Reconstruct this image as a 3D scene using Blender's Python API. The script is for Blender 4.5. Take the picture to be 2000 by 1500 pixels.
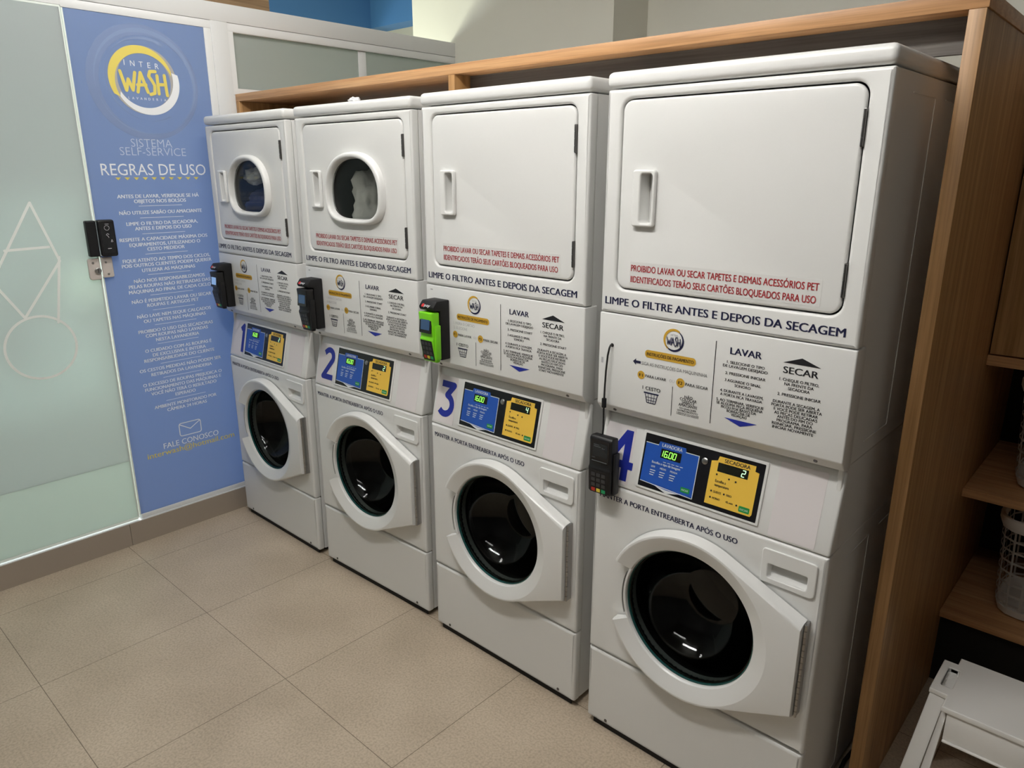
import bpy, bmesh, math, random
from mathutils import Matrix, Vector, noise
PI = math.pi
random.seed(7)
for o in list(bpy.data.objects): bpy.data.objects.remove(o)
SC = bpy.context.scene
COL = SC.collection

# ------------------------------------------------------------ camera, world, exposure
cd = bpy.data.cameras.new('camera'); cam = bpy.data.objects.new('camera', cd); COL.objects.link(cam)
cam.location = (3.4189, -1.6498, 1.7333)
cam.rotation_euler = (1.28745, -0.00017, 0.74108)
cd.sensor_width = 36.0; cd.lens = 36.0 * 1424.1 / 2000.0
cd.clip_start = 0.02
SC.camera = cam
W_ = bpy.data.worlds.new('world'); SC.world = W_; W_.use_nodes = True
W_.node_tree.nodes['Background'].inputs[0].default_value = (0.9, 0.95, 1.0, 1)
W_.node_tree.nodes['Background'].inputs[1].default_value = 0.02
SC.view_settings.view_transform = 'Standard'; SC.view_settings.look = 'None'
SC.view_settings.exposure = 0.0; SC.view_settings.gamma = 1.0; SC.view_settings.use_curve_mapping = False
SC.cycles.max_bounces = 8; SC.cycles.transmission_bounces = 8; SC.cycles.transparent_max_bounces = 8
SC.cycles.sample_clamp_indirect = 6.0
SC.cycles.use_denoising = True
TUBE_LIGHT = 132.0      # main twin-tube ceiling light; the added fill tubes take a fraction
NEXT_ROOM = 30.0        # the lamp in the room beyond the partition

def area_lamp(name, loc, aim, size, sizey, power, color):
    l = bpy.data.lights.new(name, 'AREA'); l.shape = 'RECTANGLE'; l.size = size; l.size_y = sizey
    l.energy = power; l.color = color
    o = bpy.data.objects.new(name, l); COL.objects.link(o); o.location = loc
    o.rotation_euler = (Vector(aim) - Vector(loc)).to_track_quat('-Z', 'Z').to_euler()
    return o
# light of the room beyond the partition: seen as a glow through the frosted door
area_lamp('next_room_lamp', (-1.6, -0.03, 1.05), (0, -0.05, 1.05), 0.24, 0.4, NEXT_ROOM, (0.93, 1.0, 0.80))
area_lamp('next_room_wall_lamp', (-1.1, 0.75, 1.75), (-0.5, 1.7, 2.6), 0.3, 0.3, 9, (1.0, 0.97, 0.62))
area_lamp('next_room_fill', (-2.6, -0.4, 0.80), (0, -0.4, 0.75), 1.6, 1.3, 92, (0.86, 0.96, 1.0))  # added unseen area light that backlights the poster and frosted door

# ------------------------------------------------------------ materials
MATS = {}
def mat(name, col, rough=0.5, metal=0.0, spec=0.5, coat=0.0, emit=None, es=0.0, bump=None):
    if name in MATS: return MATS[name]
    m = bpy.data.materials.new(name); m.use_nodes = True; nt = m.node_tree
    b = nt.nodes['Principled BSDF']
    b.inputs['Base Color'].default_value = (*col, 1); b.inputs['Roughness'].default_value = rough
    b.inputs['Metallic'].default_value = metal; b.inputs['Specular IOR Level'].default_value = spec
    b.inputs['Coat Weight'].default_value = coat
    if emit: b.inputs['Emission Color'].default_value = (*emit, 1); b.inputs['Emission Strength'].default_value = es
    if bump:
        tc = nt.nodes.new('ShaderNodeTexCoord'); n = nt.nodes.new('ShaderNodeTexNoise'); bp = nt.nodes.new('ShaderNodeBump')
        n.inputs['Scale'].default_value = bump[0]; n.inputs['Detail'].default_value = 3
        bp.inputs['Strength'].default_value = bump[1]; bp.inputs['Distance'].default_value = 0.002
        nt.links.new(tc.outputs['Object'], n.inputs['Vector']); nt.links.new(n.outputs['Fac'], bp.inputs['Height'])
        nt.links.new(bp.outputs['Normal'], b.inputs['Normal'])
    MATS[name] = m; return m

def ramp(nt, stops):
    r = nt.nodes.new('ShaderNodeValToRGB'); e = r.color_ramp.elements
    while len(e) < len(stops): e.new(0.5)
    for i, (p, c) in enumerate(stops): e[i].position = p; e[i].color = (*c, 1)
    return r

def wood(name, grain, dark, mid, light, rough=0.45):
    """laminate wood; grain = axis letter along which the fibres run"""
    m = bpy.data.materials.new(name); m.use_nodes = True; nt = m.node_tree; b = nt.nodes['Principled BSDF']
    tc = nt.nodes.new('ShaderNodeTexCoord'); mp = nt.nodes.new('ShaderNodeMapping')
    s = [26, 26, 26]; s['xyz'.index(grain)] = 0.9
    mp.inputs['Scale'].default_value = s
    n1 = nt.nodes.new('ShaderNodeTexNoise'); n1.inputs['Scale'].default_value = 1.4; n1.inputs['Detail'].default_value = 5; n1.inputs['Distortion'].default_value = 0.6
    mp2 = nt.nodes.new('ShaderNodeMapping'); s2 = [210, 210, 210]; s2['xyz'.index(grain)] = 5; mp2.inputs['Scale'].default_value = s2
    n2 = nt.nodes.new('ShaderNodeTexNoise'); n2.inputs['Scale'].default_value = 1.0; n2.inputs['Detail'].default_value = 2
    r = ramp(nt, [(0.28, dark), (0.5, mid), (0.75, light)])
    mx = nt.nodes.new('ShaderNodeMix'); mx.data_type = 'RGBA'; mx.blend_type = 'MULTIPLY'; mx.inputs[0].default_value = 0.35
    r2 = ramp(nt, [(0.35, (0.45, 0.4, 0.35)), (0.55, (1, 1, 1))])
    L = nt.links.new
    L(tc.outputs['Object'], mp.inputs['Vector']); L(mp.outputs['Vector'], n1.inputs['Vector']); L(n1.outputs['Fac'], r.inputs['Fac'])
    L(tc.outputs['Object'], mp2.inputs['Vector']); L(mp2.outputs['Vector'], n2.inputs['Vector']); L(n2.outputs['Fac'], r2.inputs['Fac'])
    L(r.outputs['Color'], mx.inputs[6]); L(r2.outputs['Color'], mx.inputs[7]); L(mx.outputs[2], b.inputs['Base Color'])
    b.inputs['Roughness'].default_value = rough
    MATS[name] = m; return m

M_white = mat('white_enamel', (0.78, 0.78, 0.765), 0.32, spec=0.5, bump=(420, 0.04))
M_lid = mat('white_plastic', (0.80, 0.80, 0.785), 0.30)
M_gap = mat('dark_gap', (0.02, 0.02, 0.02), 0.7)
M_blackp = mat('black_plastic', (0.008, 0.008, 0.009), 0.42, spec=0.35)
M_blackm = mat('black_matte', (0.009, 0.009, 0.010), 0.6, spec=0.3)
M_glossblack = mat('black_gloss', (0.006, 0.006, 0.008), 0.12)
M_steel = mat('brushed_steel', (0.42, 0.41, 0.40), 0.32, metal=1.0)
M_dsteel = mat('dark_steel', (0.16, 0.155, 0.15), 0.38, metal=1.0)
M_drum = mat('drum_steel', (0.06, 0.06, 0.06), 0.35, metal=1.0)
M_rubber = mat('dark_rubber', (0.03, 0.032, 0.034), 0.45)
M_navy = mat('navy_print', (0.006, 0.008, 0.045), 0.5)
M_blue = mat('royal_blue_print', (0.012, 0.025, 0.30), 0.45)
M_red = mat('red_print', (0.34, 0.008, 0.014), 0.5)
M_black = mat('black_print', (0.008, 0.008, 0.012), 0.5)
M_greyprint = mat('grey_print', (0.45, 0.45, 0.47), 0.5)
M_gold = mat('gold_print', (0.62, 0.36, 0.035), 0.5)
M_pink = mat('blank_label', (0.76, 0.715, 0.72), 0.5)
M_sticker = mat('clear_sticker', (0.74, 0.74, 0.725), 0.2)
M_dblue = mat('display_blue', (0.015, 0.085, 0.42), 0.35)
M_dyel = mat('display_yellow', (0.88, 0.56, 0.075), 0.4)
M_dwhite = mat('display_white', (0.75, 0.78, 0.8), 0.4)
M_dgreen = mat('display_green_button', (0.01, 0.26, 0.055), 0.4)
M_led = mat('green_led', (0.1, 0.5, 0.05), 0.4, emit=(0.35, 1.0, 0.12), es=1.3)
M_ledw = mat('pale_led', (0.4, 0.6, 0.4), 0.4, emit=(0.6, 1.0, 0.6), es=1.0)
M_ledwin = mat('led_window', (0.008, 0.009, 0.005), 0.2)
M_lime = mat('lime_plastic', (0.20, 0.68, 0.012), 0.35)
M_screen = mat('dark_screen', (0.015, 0.03, 0.06), 0.15, emit=(0.15, 0.35, 0.7), es=0.12)
M_screenb = mat('lit_screen', (0.1, 0.2, 0.4), 0.15, emit=(0.35, 0.55, 0.9), es=0.5)
M_keyr = mat('red_key', (0.45, 0.03, 0.015), 0.4); M_keyy = mat('yellow_key', (0.7, 0.55, 0.05), 0.4); M_keyg = mat('green_key', (0.01, 0.32, 0.12), 0.4)
M_keyk = mat('dark_key', (0.035, 0.035, 0.038), 0.4)
M_reddot = mat('red_badge', (0.6, 0.03, 0.03), 0.4)
M_pwhite = mat('poster_white', (0.95, 0.97, 1.0), 0.4)
M_pyel = mat('poster_yellow', (0.85, 0.70, 0.16), 0.4)
M_pgrey = mat('poster_taupe', (0.46, 0.44, 0.42), 0.4)
def vinyl(name, col):
    m = bpy.data.materials.new(name); m.use_nodes = True; nt = m.node_tree; b = nt.nodes['Principled BSDF']
    b.inputs['Base Color'].default_value = (*col, 1); b.inputs['Roughness'].default_value = 0.3
    t = nt.nodes.new('ShaderNodeBsdfTranslucent'); t.inputs['Color'].default_value = (*[min(1, c * 1.1) for c in col], 1)
    mx = nt.nodes.new('ShaderNodeMixShader'); mx.inputs['Fac'].default_value = 0.36
    nt.links.new(b.outputs[0], mx.inputs[1]); nt.links.new(t.outputs[0], mx.inputs[2]); nt.links.new(mx.outputs[0], nt.nodes['Material Output'].inputs['Surface'])
    return m
M_pblue = vinyl('poster_blue', (0.29, 0.385, 0.60))
M_pring = mat('poster_ring_dark', (0.225, 0.30, 0.505), 0.35)
M_pring2 = mat('poster_ring_light', (0.26, 0.345, 0.555), 0.35)
M_alu = mat('white_aluminium', (0.74, 0.75, 0.75), 0.42)
M_alul = mat('white_aluminium_bead', (0.80, 0.81, 0.81), 0.4)
M_edgeglow = mat('glass_edge_glow', (0.93, 1.0, 0.95), 0.2)  # near-white colour stands in for light caught in the glass edges
M_film = mat('white_vinyl_line', (0.95, 0.98, 0.95), 0.5)
M_plate = mat('pink_steel_plate', (0.62, 0.56, 0.52), 0.35)
M_wallp = mat('painted_wall', (0.16, 0.16, 0.155), 0.8, bump=(60, 0.15))
M_wallin = mat('cream_wall', (0.80, 0.79, 0.70), 0.8, bump=(60, 0.1))
M_bulk = mat('blue_wall', (0.05, 0.16, 0.36), 0.6)
M_ceil = mat('ceiling_paint', (0.32, 0.32, 0.31), 0.8)
M_basket = mat('basket_plastic', (0.70, 0.66, 0.60), 0.45)
M_stool = mat('stool_plastic', (0.86, 0.85, 0.82), 0.48, bump=(250, 0.08))
M_cable = mat('black_cable', (0.01, 0.01, 0.01), 0.45)
M_cloth = mat('white_cloth', (0.72, 0.70, 0.65), 0.9)
M_clothb = mat('navy_cloth', (0.02, 0.035, 0.13), 0.9)
M_paper = mat('white_paper', (0.8, 0.8, 0.82), 0.8)
M_tealrim = mat('teal_glass_rim', (0.015, 0.075, 0.07), 0.12)
M_woodh = wood('oak_laminate_across', 'x', (0.40, 0.20, 0.08), (0.52, 0.28, 0.125), (0.62, 0.37, 0.185))
M_woodv = wood('oak_laminate_upright', 'z', (0.28, 0.145, 0.05), (0.39, 0.21, 0.08), (0.50, 0.29, 0.125))
M_woodshade = wood('shaded_laminate_across', 'x', (0.075, 0.066, 0.058), (0.115, 0.102, 0.09), (0.17, 0.152, 0.135))  # oak laminate darkened: shade under the top board put into the colour

def glass_mat(name, col, rough=0.0, ior=1.45):
    m = bpy.data.materials.new(name); m.use_nodes = True; b = m.node_tree.nodes['Principled BSDF']
    b.inputs['Base Color'].default_value = (*col, 1); b.inputs['Roughness'].default_value = rough
    b.inputs['Transmission Weight'].default_value = 1.0; b.inputs['IOR'].default_value = ior
    MATS[name] = m; return m
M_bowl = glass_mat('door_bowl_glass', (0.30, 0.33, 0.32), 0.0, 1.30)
M_pane = glass_mat('dryer_window_glass', (0.92, 0.95, 0.94), 0.0, 1.2)

def frosted(name, col, trans, rough=0.5):
    """acid-etched glass: mostly scatters light both ways, a little passes through blurred"""
    m = bpy.data.materials.new(name); m.use_nodes = True; nt = m.node_tree; b = nt.nodes['Principled BSDF']
    b.inputs['Base Color'].default_value = (*col, 1); b.inputs['Roughness'].default_value = 0.34
    g = nt.nodes.new('ShaderNodeBsdfRefraction'); g.inputs['Color'].default_value = (0.80, 0.93, 0.85, 1)
    g.inputs['Roughness'].default_value = rough; g.inputs['IOR'].default_value = 1.12
    t = nt.nodes.new('ShaderNodeBsdfTranslucent'); t.inputs['Color'].default_value = (0.80, 0.88, 0.84, 1)
    m1 = nt.nodes.new('ShaderNodeMixShader'); m1.inputs['Fac'].default_value = trans[0]
    m2 = nt.nodes.new('ShaderNodeMixShader')
    tc = nt.nodes.new('ShaderNodeTexCoord'); n = nt.nodes.new('ShaderNodeTexNoise'); n.inputs['Scale'].default_value = 2.2; n.inputs['Detail'].default_value = 4
    r = nt.nodes.new('ShaderNodeMapRange'); r.inputs['From Min'].default_value = 0.3; r.inputs['From Max'].default_value = 0.7
    r.inputs['To Min'].default_value = trans[1] * 0.75; r.inputs['To Max'].default_value = trans[1] * 1.25
    L = nt.links.new
    L(tc.outputs['Object'], n.inputs['Vector']); L(n.outputs['Fac'], r.inputs['Value']); L(r.outputs['Result'], m2.inputs['Fac'])
    L(b.outputs[0], m1.inputs[1]); L(t.outputs[0], m1.inputs[2]); L(m1.outputs[0], m2.inputs[1]); L(g.outputs[0], m2.inputs[2])
    L(m2.outputs[0], nt.nodes['Material Output'].inputs['Surface'])
    MATS[name] = m; return m
M_frost = frosted('frosted_door_glass', (0.45, 0.465, 0.485), (0.28, 0.075))
M_frost2 = frosted('frosted_door_glass_foot', (0.52, 0.575, 0.535), (0.30, 0.10))
M_frostw = frosted('frosted_window_glass', (0.36, 0.375, 0.36), (0.18, 0.08))

def tile_floor():
    m = bpy.data.materials.new('stone_tile_floor'); m.use_nodes = True; nt = m.node_tree; b = nt.nodes['Principled BSDF']
    L = nt.links.new
    tc = nt.nodes.new('ShaderNodeTexCoord'); mp = nt.nodes.new('ShaderNodeMapping')
    mp.inputs['Location'].default_value = (-0.14, -0.028, 0)
    br = nt.nodes.new('ShaderNodeTexBrick'); br.offset = 0.0; br.squash = 1.0
    br.inputs['Scale'].default_value = 1.0; br.inputs['Mortar Size'].default_value = 0.0012; br.inputs['Mortar Smooth'].default_value = 0.0
    br.inputs['Brick Width'].default_value = 0.6; br.inputs['Row Height'].default_value = 0.6
    br.inputs['Color1'].default_value = (1.0, 1.0, 1.0, 1); br.inputs['Color2'].default_value = (0.955, 0.96, 0.965, 1); br.inputs['Mortar'].default_value = (0.36, 0.34, 0.32, 1)
    L(tc.outputs['Object'], mp.inputs['Vector']); L(mp.outputs['Vector'], br.inputs['Vector'])
    n1 = nt.nodes.new('ShaderNodeTexNoise'); n1.inputs['Scale'].default_value = 3.2; n1.inputs['Detail'].default_value = 6
    n2 = nt.nodes.new('ShaderNodeTexNoise'); n2.inputs['Scale'].default_value = 130; n2.inputs['Detail'].default_value = 4
    L(tc.outputs['Object'], n1.inputs['Vector']); L(tc.outputs['Object'], n2.inputs['Vector'])
    r1 = ramp(nt, [(0.3, (0.49, 0.40, 0.30)), (0.72, (0.61, 0.505, 0.385))])
    r2 = ramp(nt, [(0.32, (0.76, 0.75, 0.74)), (0.6, (1.0, 1.0, 1.0))])
    L(n1.outputs['Fac'], r1.inputs['Fac']); L(n2.outputs['Fac'], r2.inputs['Fac'])
    mx = nt.nodes.new('ShaderNodeMix'); mx.data_type = 'RGBA'; mx.blend_type = 'MULTIPLY'; mx.inputs[0].default_value = 1
    mx2 = nt.nodes.new('ShaderNodeMix'); mx2.data_type = 'RGBA'; mx2.blend_type = 'MULTIPLY'; mx2.inputs[0].default_value = 1
    L(r1.outputs['Color'], mx.inputs[6]); L(r2.outputs['Color'], mx.inputs[7]); L(mx.outputs[2], mx2.inputs[6]); L(br.outputs['Color'], mx2.inputs[7])
    L(mx2.outputs[2], b.inputs['Base Color']); b.inputs['Roughness'].default_value = 0.42; b.inputs['Specular IOR Level'].default_value = 0.35
    bp = nt.nodes.new('ShaderNodeBump'); bp.inputs['Strength'].default_value = 0.25; bp.inputs['Distance'].default_value = 0.0015
    L(n2.outputs['Fac'], bp.inputs['Height']); L(bp.outputs['Normal'], b.inputs['Normal'])
    return m
M_floor = tile_floor()
M_base = mat('stone_skirting', (0.36, 0.305, 0.25), 0.5, bump=(130, 0.15))

# ------------------------------------------------------------ mesh helpers
def link(name, me, m, parent=None, smooth=35):
    if m is not None:
        me.materials.clear(); me.materials.append(m)
    if smooth:
        for p in me.polygons: p.use_smooth = True
        me.set_sharp_from_angle(angle=math.radians(smooth))
    o = bpy.data.objects.new(name, me); COL.objects.link(o)
    if parent is not None: o.parent = parent
    return o
def obj(name, bm, m, parent=None, smooth=35):
    bmesh.ops.recalc_face_normals(bm, faces=bm.faces)
    me = bpy.data.meshes.new(name); bm.to_mesh(me); bm.free()
    return link(name, me, m, parent, smooth)
def flat(name, bm, m, parent=None):
    me = bpy.data.meshes.new(name); bm.to_mesh(me); bm.free()
    return link(name, me, m, parent, 0)
def thing(name, label, cat, loc=(0, 0, 0), rotz=0.0, group=None):
    o = bpy.data.objects.new(name, None); COL.objects.link(o); o.empty_display_size = 0.1
    o.location = loc; o.rotation_euler = (0, 0, rotz)
    return tag(o, label, cat, group)
def tag(o, label, cat, group=None):
    o['label'] = label; o['category'] = cat
    if group: o['group'] = group
    return o
def struct(o): o['kind'] = 'structure'; return o

FRONT = Matrix(((1, 0, 0, 0), (0, 0, -1, 0), (0, 1, 0, 0), (0, 0, 0, 1)))            # (u,v,n)->(u,-n,v)
def front_at(y): return Matrix.Translation((0, y, 0)) @ FRONT
WX = -0.078
WALL = Matrix(((0, 0, 1, WX), (1, 0, 0, 0), (0, 1, 0, 0), (0, 0, 0, 1)))               # (u,v,n)->(WX+n,u,v)
def wall_at(n): return WALL @ Matrix.Translation((0, 0, n))

def add_box(bm, x0, x1, y0, y1, z0, z1, bev=0.0, seg=2):
    t = bmesh.new()
    vs = [t.verts.new((x, y, z)) for x in (x0, x1) for y in (y0, y1) for z in (z0, z1)]
    for f in ((0, 1, 3, 2), (4, 6, 7, 5), (0, 4, 5, 1), (2, 3, 7, 6), (0, 2, 6, 4), (1, 5, 7, 3)): t.faces.new([vs[i] for i in f])
    if bev: bmesh.ops.bevel(t, geom=list(t.edges), offset=bev, segments=seg, affect='EDGES', profile=0.5)
    merge(bm, t)
def merge(bm, t, M=None):
    if M is not None: bmesh.ops.transform(t, matrix=M, verts=t.verts)
    me = bpy.data.meshes.new('tmp'); t.to_mesh(me); t.free(); bm.from_mesh(me); bpy.data.meshes.remove(me)
def box(name, x0, x1, y0, y1, z0, z1, m, parent=None, bev=0.0, seg=2):
    bm = bmesh.new(); add_box(bm, x0, x1, y0, y1, z0, z1, bev, seg); return obj(name, bm, m, parent)

def rrect(x0, z0, x1, z1, r, n=6):
    if not isinstance(r, (tuple, list)): r = (r,) * 4
    pts = []
    for (cx, cz, a, rr) in ((x1, z1, 0, r[0]), (x0, z1, 1, r[1]), (x0, z0, 2, r[2]), (x1, z0, 3, r[3])):
        sx = -1 if a in (0, 3) else 1; sz = -1 if a in (0, 1) else 1
        if rr <= 0: pts.append((cx, cz)); continue
        for k in range(n + 1):
            t = a * PI / 2 + k / n * PI / 2
            pts.append((cx + sx * rr + rr * math.cos(t), cz + sz * rr + rr * math.sin(t)))
    return pts
def circ(cx, cz, r, n=64, a0=0, a1=360, rz=None):
    rz = rz or r; full = abs(a1 - a0) >= 360
    k = n if full else n + 1
    return [(cx + r * math.cos(math.radians(a0 + (a1 - a0) * i / n)), cz + rz * math.sin(math.radians(a0 + (a1 - a0) * i / n))) for i in range(k)]

def add_plate(bm, loops, n0, n1, M, bev=0.0, seg=3):
    """filled outline with holes, between heights n0 < n1 along the plane normal; edges rounded by bev"""
    cu = bpy.data.curves.new('tmp', 'CURVE'); cu.dimensions = '2D'; cu.fill_mode = 'BOTH'
    h = (n1 - n0) / 2
    bev = min(bev, h * 0.98)
    cu.extrude = h - bev
    if bev: cu.bevel_depth = bev; cu.bevel_resolution = seg; cu.offset = -bev
    for lp in loops:
        s = cu.splines.new('POLY'); s.points.add(len(lp) - 1)
        for p, (x, y) in zip(s.points, lp): p.co = (x, y, 0, 1)
        s.use_cyclic_u = True
    ob = bpy.data.objects.new('tmp', cu); me = bpy.data.meshes.new_from_object(ob)
    me.transform(M @ Matrix.Translation((0, 0, (n0 + n1) / 2)))
    bm.from_mesh(me); bpy.data.meshes.remove(me); bpy.data.objects.remove(ob); bpy.data.curves.remove(cu)
def plate(name, loops, n0, n1, M, m, parent=None, bev=0.0, seg=3):
    bm = bmesh.new(); add_plate(bm, loops, n0, n1, M, bev, seg)
    bmesh.ops.remove_doubles(bm, verts=bm.verts, dist=1e-5)
    return obj(name, bm, m, parent)

def add_poly(bm, pts, M, n=0.0):
    vs = [bm.verts.new(M @ Vector((x, y, n))) for x, y in pts]; bm.faces.new(vs)
def add_ribbon(bm, pts, w, M, n=0.0, closed=False, caps=True, ends=True):
    ps = [Vector(p) for p in pts]; N = len(ps)
    for i in range(N if closed else N - 1):
        a, b = ps[i], ps[(i + 1) % N]; d = (b - a)
        if d.length < 1e-7: continue
        d.normalize(); q = Vector((-d.y, d.x)) * w / 2
        add_poly(bm, [a - q, b - q, b + q, a + q], M, n + 2e-5 * len(bm.faces))
    if caps:
        for i, a in enumerate(ps):
            if not ends and i in (0, N - 1): continue
            if w > 0.0025: add_poly(bm, [(a.x + w / 2 * math.cos(t * PI / 5), a.y + w / 2 * math.sin(t * PI / 5)) for t in range(10)], M, n + 2e-5 * len(bm.faces))
def add_lune(bm, c0, r0, c1, r1, a0, a1, M, n=0.0, N=48):
    for i in range(N):
        t0 = math.radians(a0 + (a1 - a0) * i / N); t1 = math.radians(a0 + (a1 - a0) * (i + 1) / N)
        P = lambda c, r, t: (c[0] + r * math.cos(t), c[1] + r * math.sin(t))
        add_poly(bm, [P(c1, r1, t0), P(c0, r0, t0), P(c0, r0, t1), P(c1, r1, t1)], M, n)

def add_lathe(bm, prof, M, n=48, a0=0.0, a1=360.0, closed_prof=False):
    """prof = (radius, height along normal)"""
    full = abs(a1 - a0) >= 360; k = n if full else n + 1; rings = []
    for i in range(k):
        t = math.radians(a0 + (a1 - a0) * i / n)
        rings.append([bm.verts.new(M @ Vector((r * math.cos(t), r * math.sin(t), h))) for r, h in prof])
    P = len(prof)
    for i in range(k if full else k - 1):
        A, B = rings[i], rings[(i + 1) % k]
        for j in range(P if closed_prof else P - 1):
            vs = [A[j], A[(j + 1) % P], B[(j + 1) % P], B[j]]
            try: bm.faces.new(vs)
            except ValueError: pass
    if not full and closed_prof:
        bm.faces.new(rings[0]); bm.faces.new(rings[-1])
def add_tube(bm, pts, r, n=8):
    pts = [Vector(p) for p in pts]; rings = []
    for i, p in enumerate(pts):
        d = (pts[min(i + 1, len(pts) - 1)] - pts[max(i - 1, 0)]).normalized()
        a = d.orthogonal().normalized() if i == 0 else (rings[-1][1] - d * rings[-1][1].dot(d)).normalized()
        b = d.cross(a)
        rings.append(([bm.verts.new(p + (a * math.cos(t * 2 * PI / n) + b * math.sin(t * 2 * PI / n)) * r) for t in range(n)], a))
    for A, B in zip(rings, rings[1:]):
        for j in range(n): bm.faces.new([A[0][j], A[0][(j + 1) % n], B[0][(j + 1) % n], B[0][j]])
    bm.faces.new(rings[0][0]); bm.faces.new(rings[-1][0])
def add_extrude_x(bm, prof, x0, x1, bev=0.0, seg=2):
    """closed outline of (y,z) swept along x"""
    t = bmesh.new()
    A = [t.verts.new((x0, y, z)) for y, z in prof]; B = [t.verts.new((x1, y, z)) for y, z in prof]
    t.faces.new(A); t.faces.new(B[::-1])
    for i in range(len(prof)):
        j = (i + 1) % len(prof); t.faces.new([A[i], B[i], B[j], A[j]])
    bmesh.ops.recalc_face_normals(t, faces=t.faces)
    if bev: bmesh.ops.bevel(t, geom=list(t.edges), offset=bev, segments=seg, affect='EDGES', profile=0.5)
    merge(bm, t)

# ------------------------------------------------------------ lettering
TC = {}
def glyphs(s, bold):
    k = (s, bold)
    if k not in TC:
        cu = bpy.data.curves.new('tmp', 'FONT'); cu.body = s; cu.size = 1.0; cu.resolution_u = 3; cu.offset = min(bold, 0.0)
        ob = bpy.data.objects.new('tmp', cu); me = bpy.data.meshes.new_from_object(ob)
        vs = [(v.co.x, v.co.y) for v in me.vertices]; fs = [tuple(p.vertices) for p in me.polygons]
        xs = [v[0] for v in vs]; ys = [v[1] for v in vs]
        TC[k] = (vs, fs, min(xs), max(xs), min(ys), max(ys))
        bpy.data.meshes.remove(me); bpy.data.objects.remove(ob); bpy.data.curves.remove(cu)
    return TC[k]
CAP = glyphs('H', 0.0)[5]
def add_text(bm, s, u0, u1, v, cap, M, bold=0.012, n=0.0, slant=0.0):
    """letters from u0 to u1 (stretched to fit), baseline v, capital height cap"""
    vs, fs, x0, x1, _, _ = glyphs(s, bold)
    sx = (u1 - u0) / (x1 - x0); sy = cap / CAP
    k = 1 if bold < 0.008 else 2
    for c in range(k):
        d = (c - (k - 1) / 2) * bold * 2.0 * min(sx, sy)
        nv = [bm.verts.new(M @ Vector((u0 + (x - x0) * sx + d, v + y * sy, n + 3e-5 * c))) for x, y in vs]
        for f in fs: bm.faces.new([nv[i] for i in f])
def add_text_c(bm, s, uc, v, cap, M, bold=0.012, n=0.0, cond=0.9):
    _, _, x0, x1, _, _ = glyphs(s, bold); w = (x1 - x0) * cap / CAP * cond
    add_text(bm, s, uc - w / 2, uc + w / 2, v, cap, M, bold, n)
def text(name, rows, M, m, parent, bold=0.012):
    bm = bmesh.new()
    for r in rows:
        if r[0] == '-': add_poly(bm, [(r[1], r[3] - r[4] / 2), (r[2], r[3] - r[4] / 2), (r[2], r[3] + r[4] / 2), (r[1], r[3] + r[4] / 2)], M)
        else: add_text(bm, r[0], r[1], r[2], r[3], r[4], M, bold)
    return flat(name, bm, m, parent)

WASH = [[(0, 1), (.10, 0.05), (.17, .62), (.25, 0.08), (.34, .98)], [(.36, 0), (.47, 1.0), (.60, .02)], [(.37, .36), (.57, .40)],
        [(.83, 1.12), (.70, 1.10), (.66, .86), (.72, .66), (.78, .40), (.76, .0), (.66, -.08)], [(.86, .92), (.86, -.02)], [(1.04, .96), (1.06, -.08)], [(.86, .46), (1.04, .48)]]
def wash_word(bm, u0, u1, v0, v1, w, M, n=0.0):
    for st in WASH: add_ribbon(bm, [(u0 + (u1 - u0) * a / 1.06, v0 + (v1 - v0) * b) for a, b in st], w, M, n)

# ------------------------------------------------------------ setting
bm = bmesh.new(); add_box(bm, WX - 0.1, 4.6, -3.3, 1.75, -0.1, 0.0); struct(obj('floor', bm, M_floor))
box('floor_next_room', -3.4, WX - 0.1, -3.3, 3.2, -0.1, 0.0, M_base)['kind'] = 'structure'
box('ceiling', -3.4, 4.7, -3.4, 3.3, 3.12, 3.2, M_ceil)['kind'] = 'structure'
# back wall steps back to the right of x = 1.08
bm = bmesh.new(); add_box(bm, -0.46, 1.08, 1.66, 2.3, 0, 3.12); add_box(bm, 1.08, 4.7, 1.97, 2.3, 0, 3.12); struct(obj('wall_back', bm, M_wallin))
box('wall_right', 4.6, 4.7, -3.3, 1.97, 0, 3.12, M_wallp)['kind'] = 'structure'
box('wall_front', WX, 4.6, -3.4, -3.3, 0, 3.12, M_wallp)['kind'] = 'structure'
box('wall_next_room_back', -3.4, -0.46, 2.7, 2.8, 0, 3.12, M_wallin)['kind'] = 'structure'
box('wall_next_room_side', -3.4, -3.3, -3.3, 2.7, 0, 3.12, M_wallin)['kind'] = 'structure'
box('wall_next_room_front', -3.3, WX, -3.4, -3.3, 0, 3.12, M_wallp)['kind'] = 'structure'
# blue beam and timber bulkhead in the next room, seen over the partition
bm = bmesh.new(); add_box(bm, -1.6, -0.74, 1.9, 2.05, 2.72, 3.12); add_box(bm, -1.34, -1.2, 1.1, 1.9, 2.60, 3.12)
struct(obj('trim_blue_beam', bm, M_bulk))
box('trim_timber_bulkhead', -1.34, -1.2, 0.2, 1.1, 2.60, 3.12, wood('timber_bulkhead_wood', 'y', (0.24, 0.14, 0.08), (0.36, 0.22, 0.13), (0.44, 0.29, 0.18)))['kind'] = 'structure'
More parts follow.
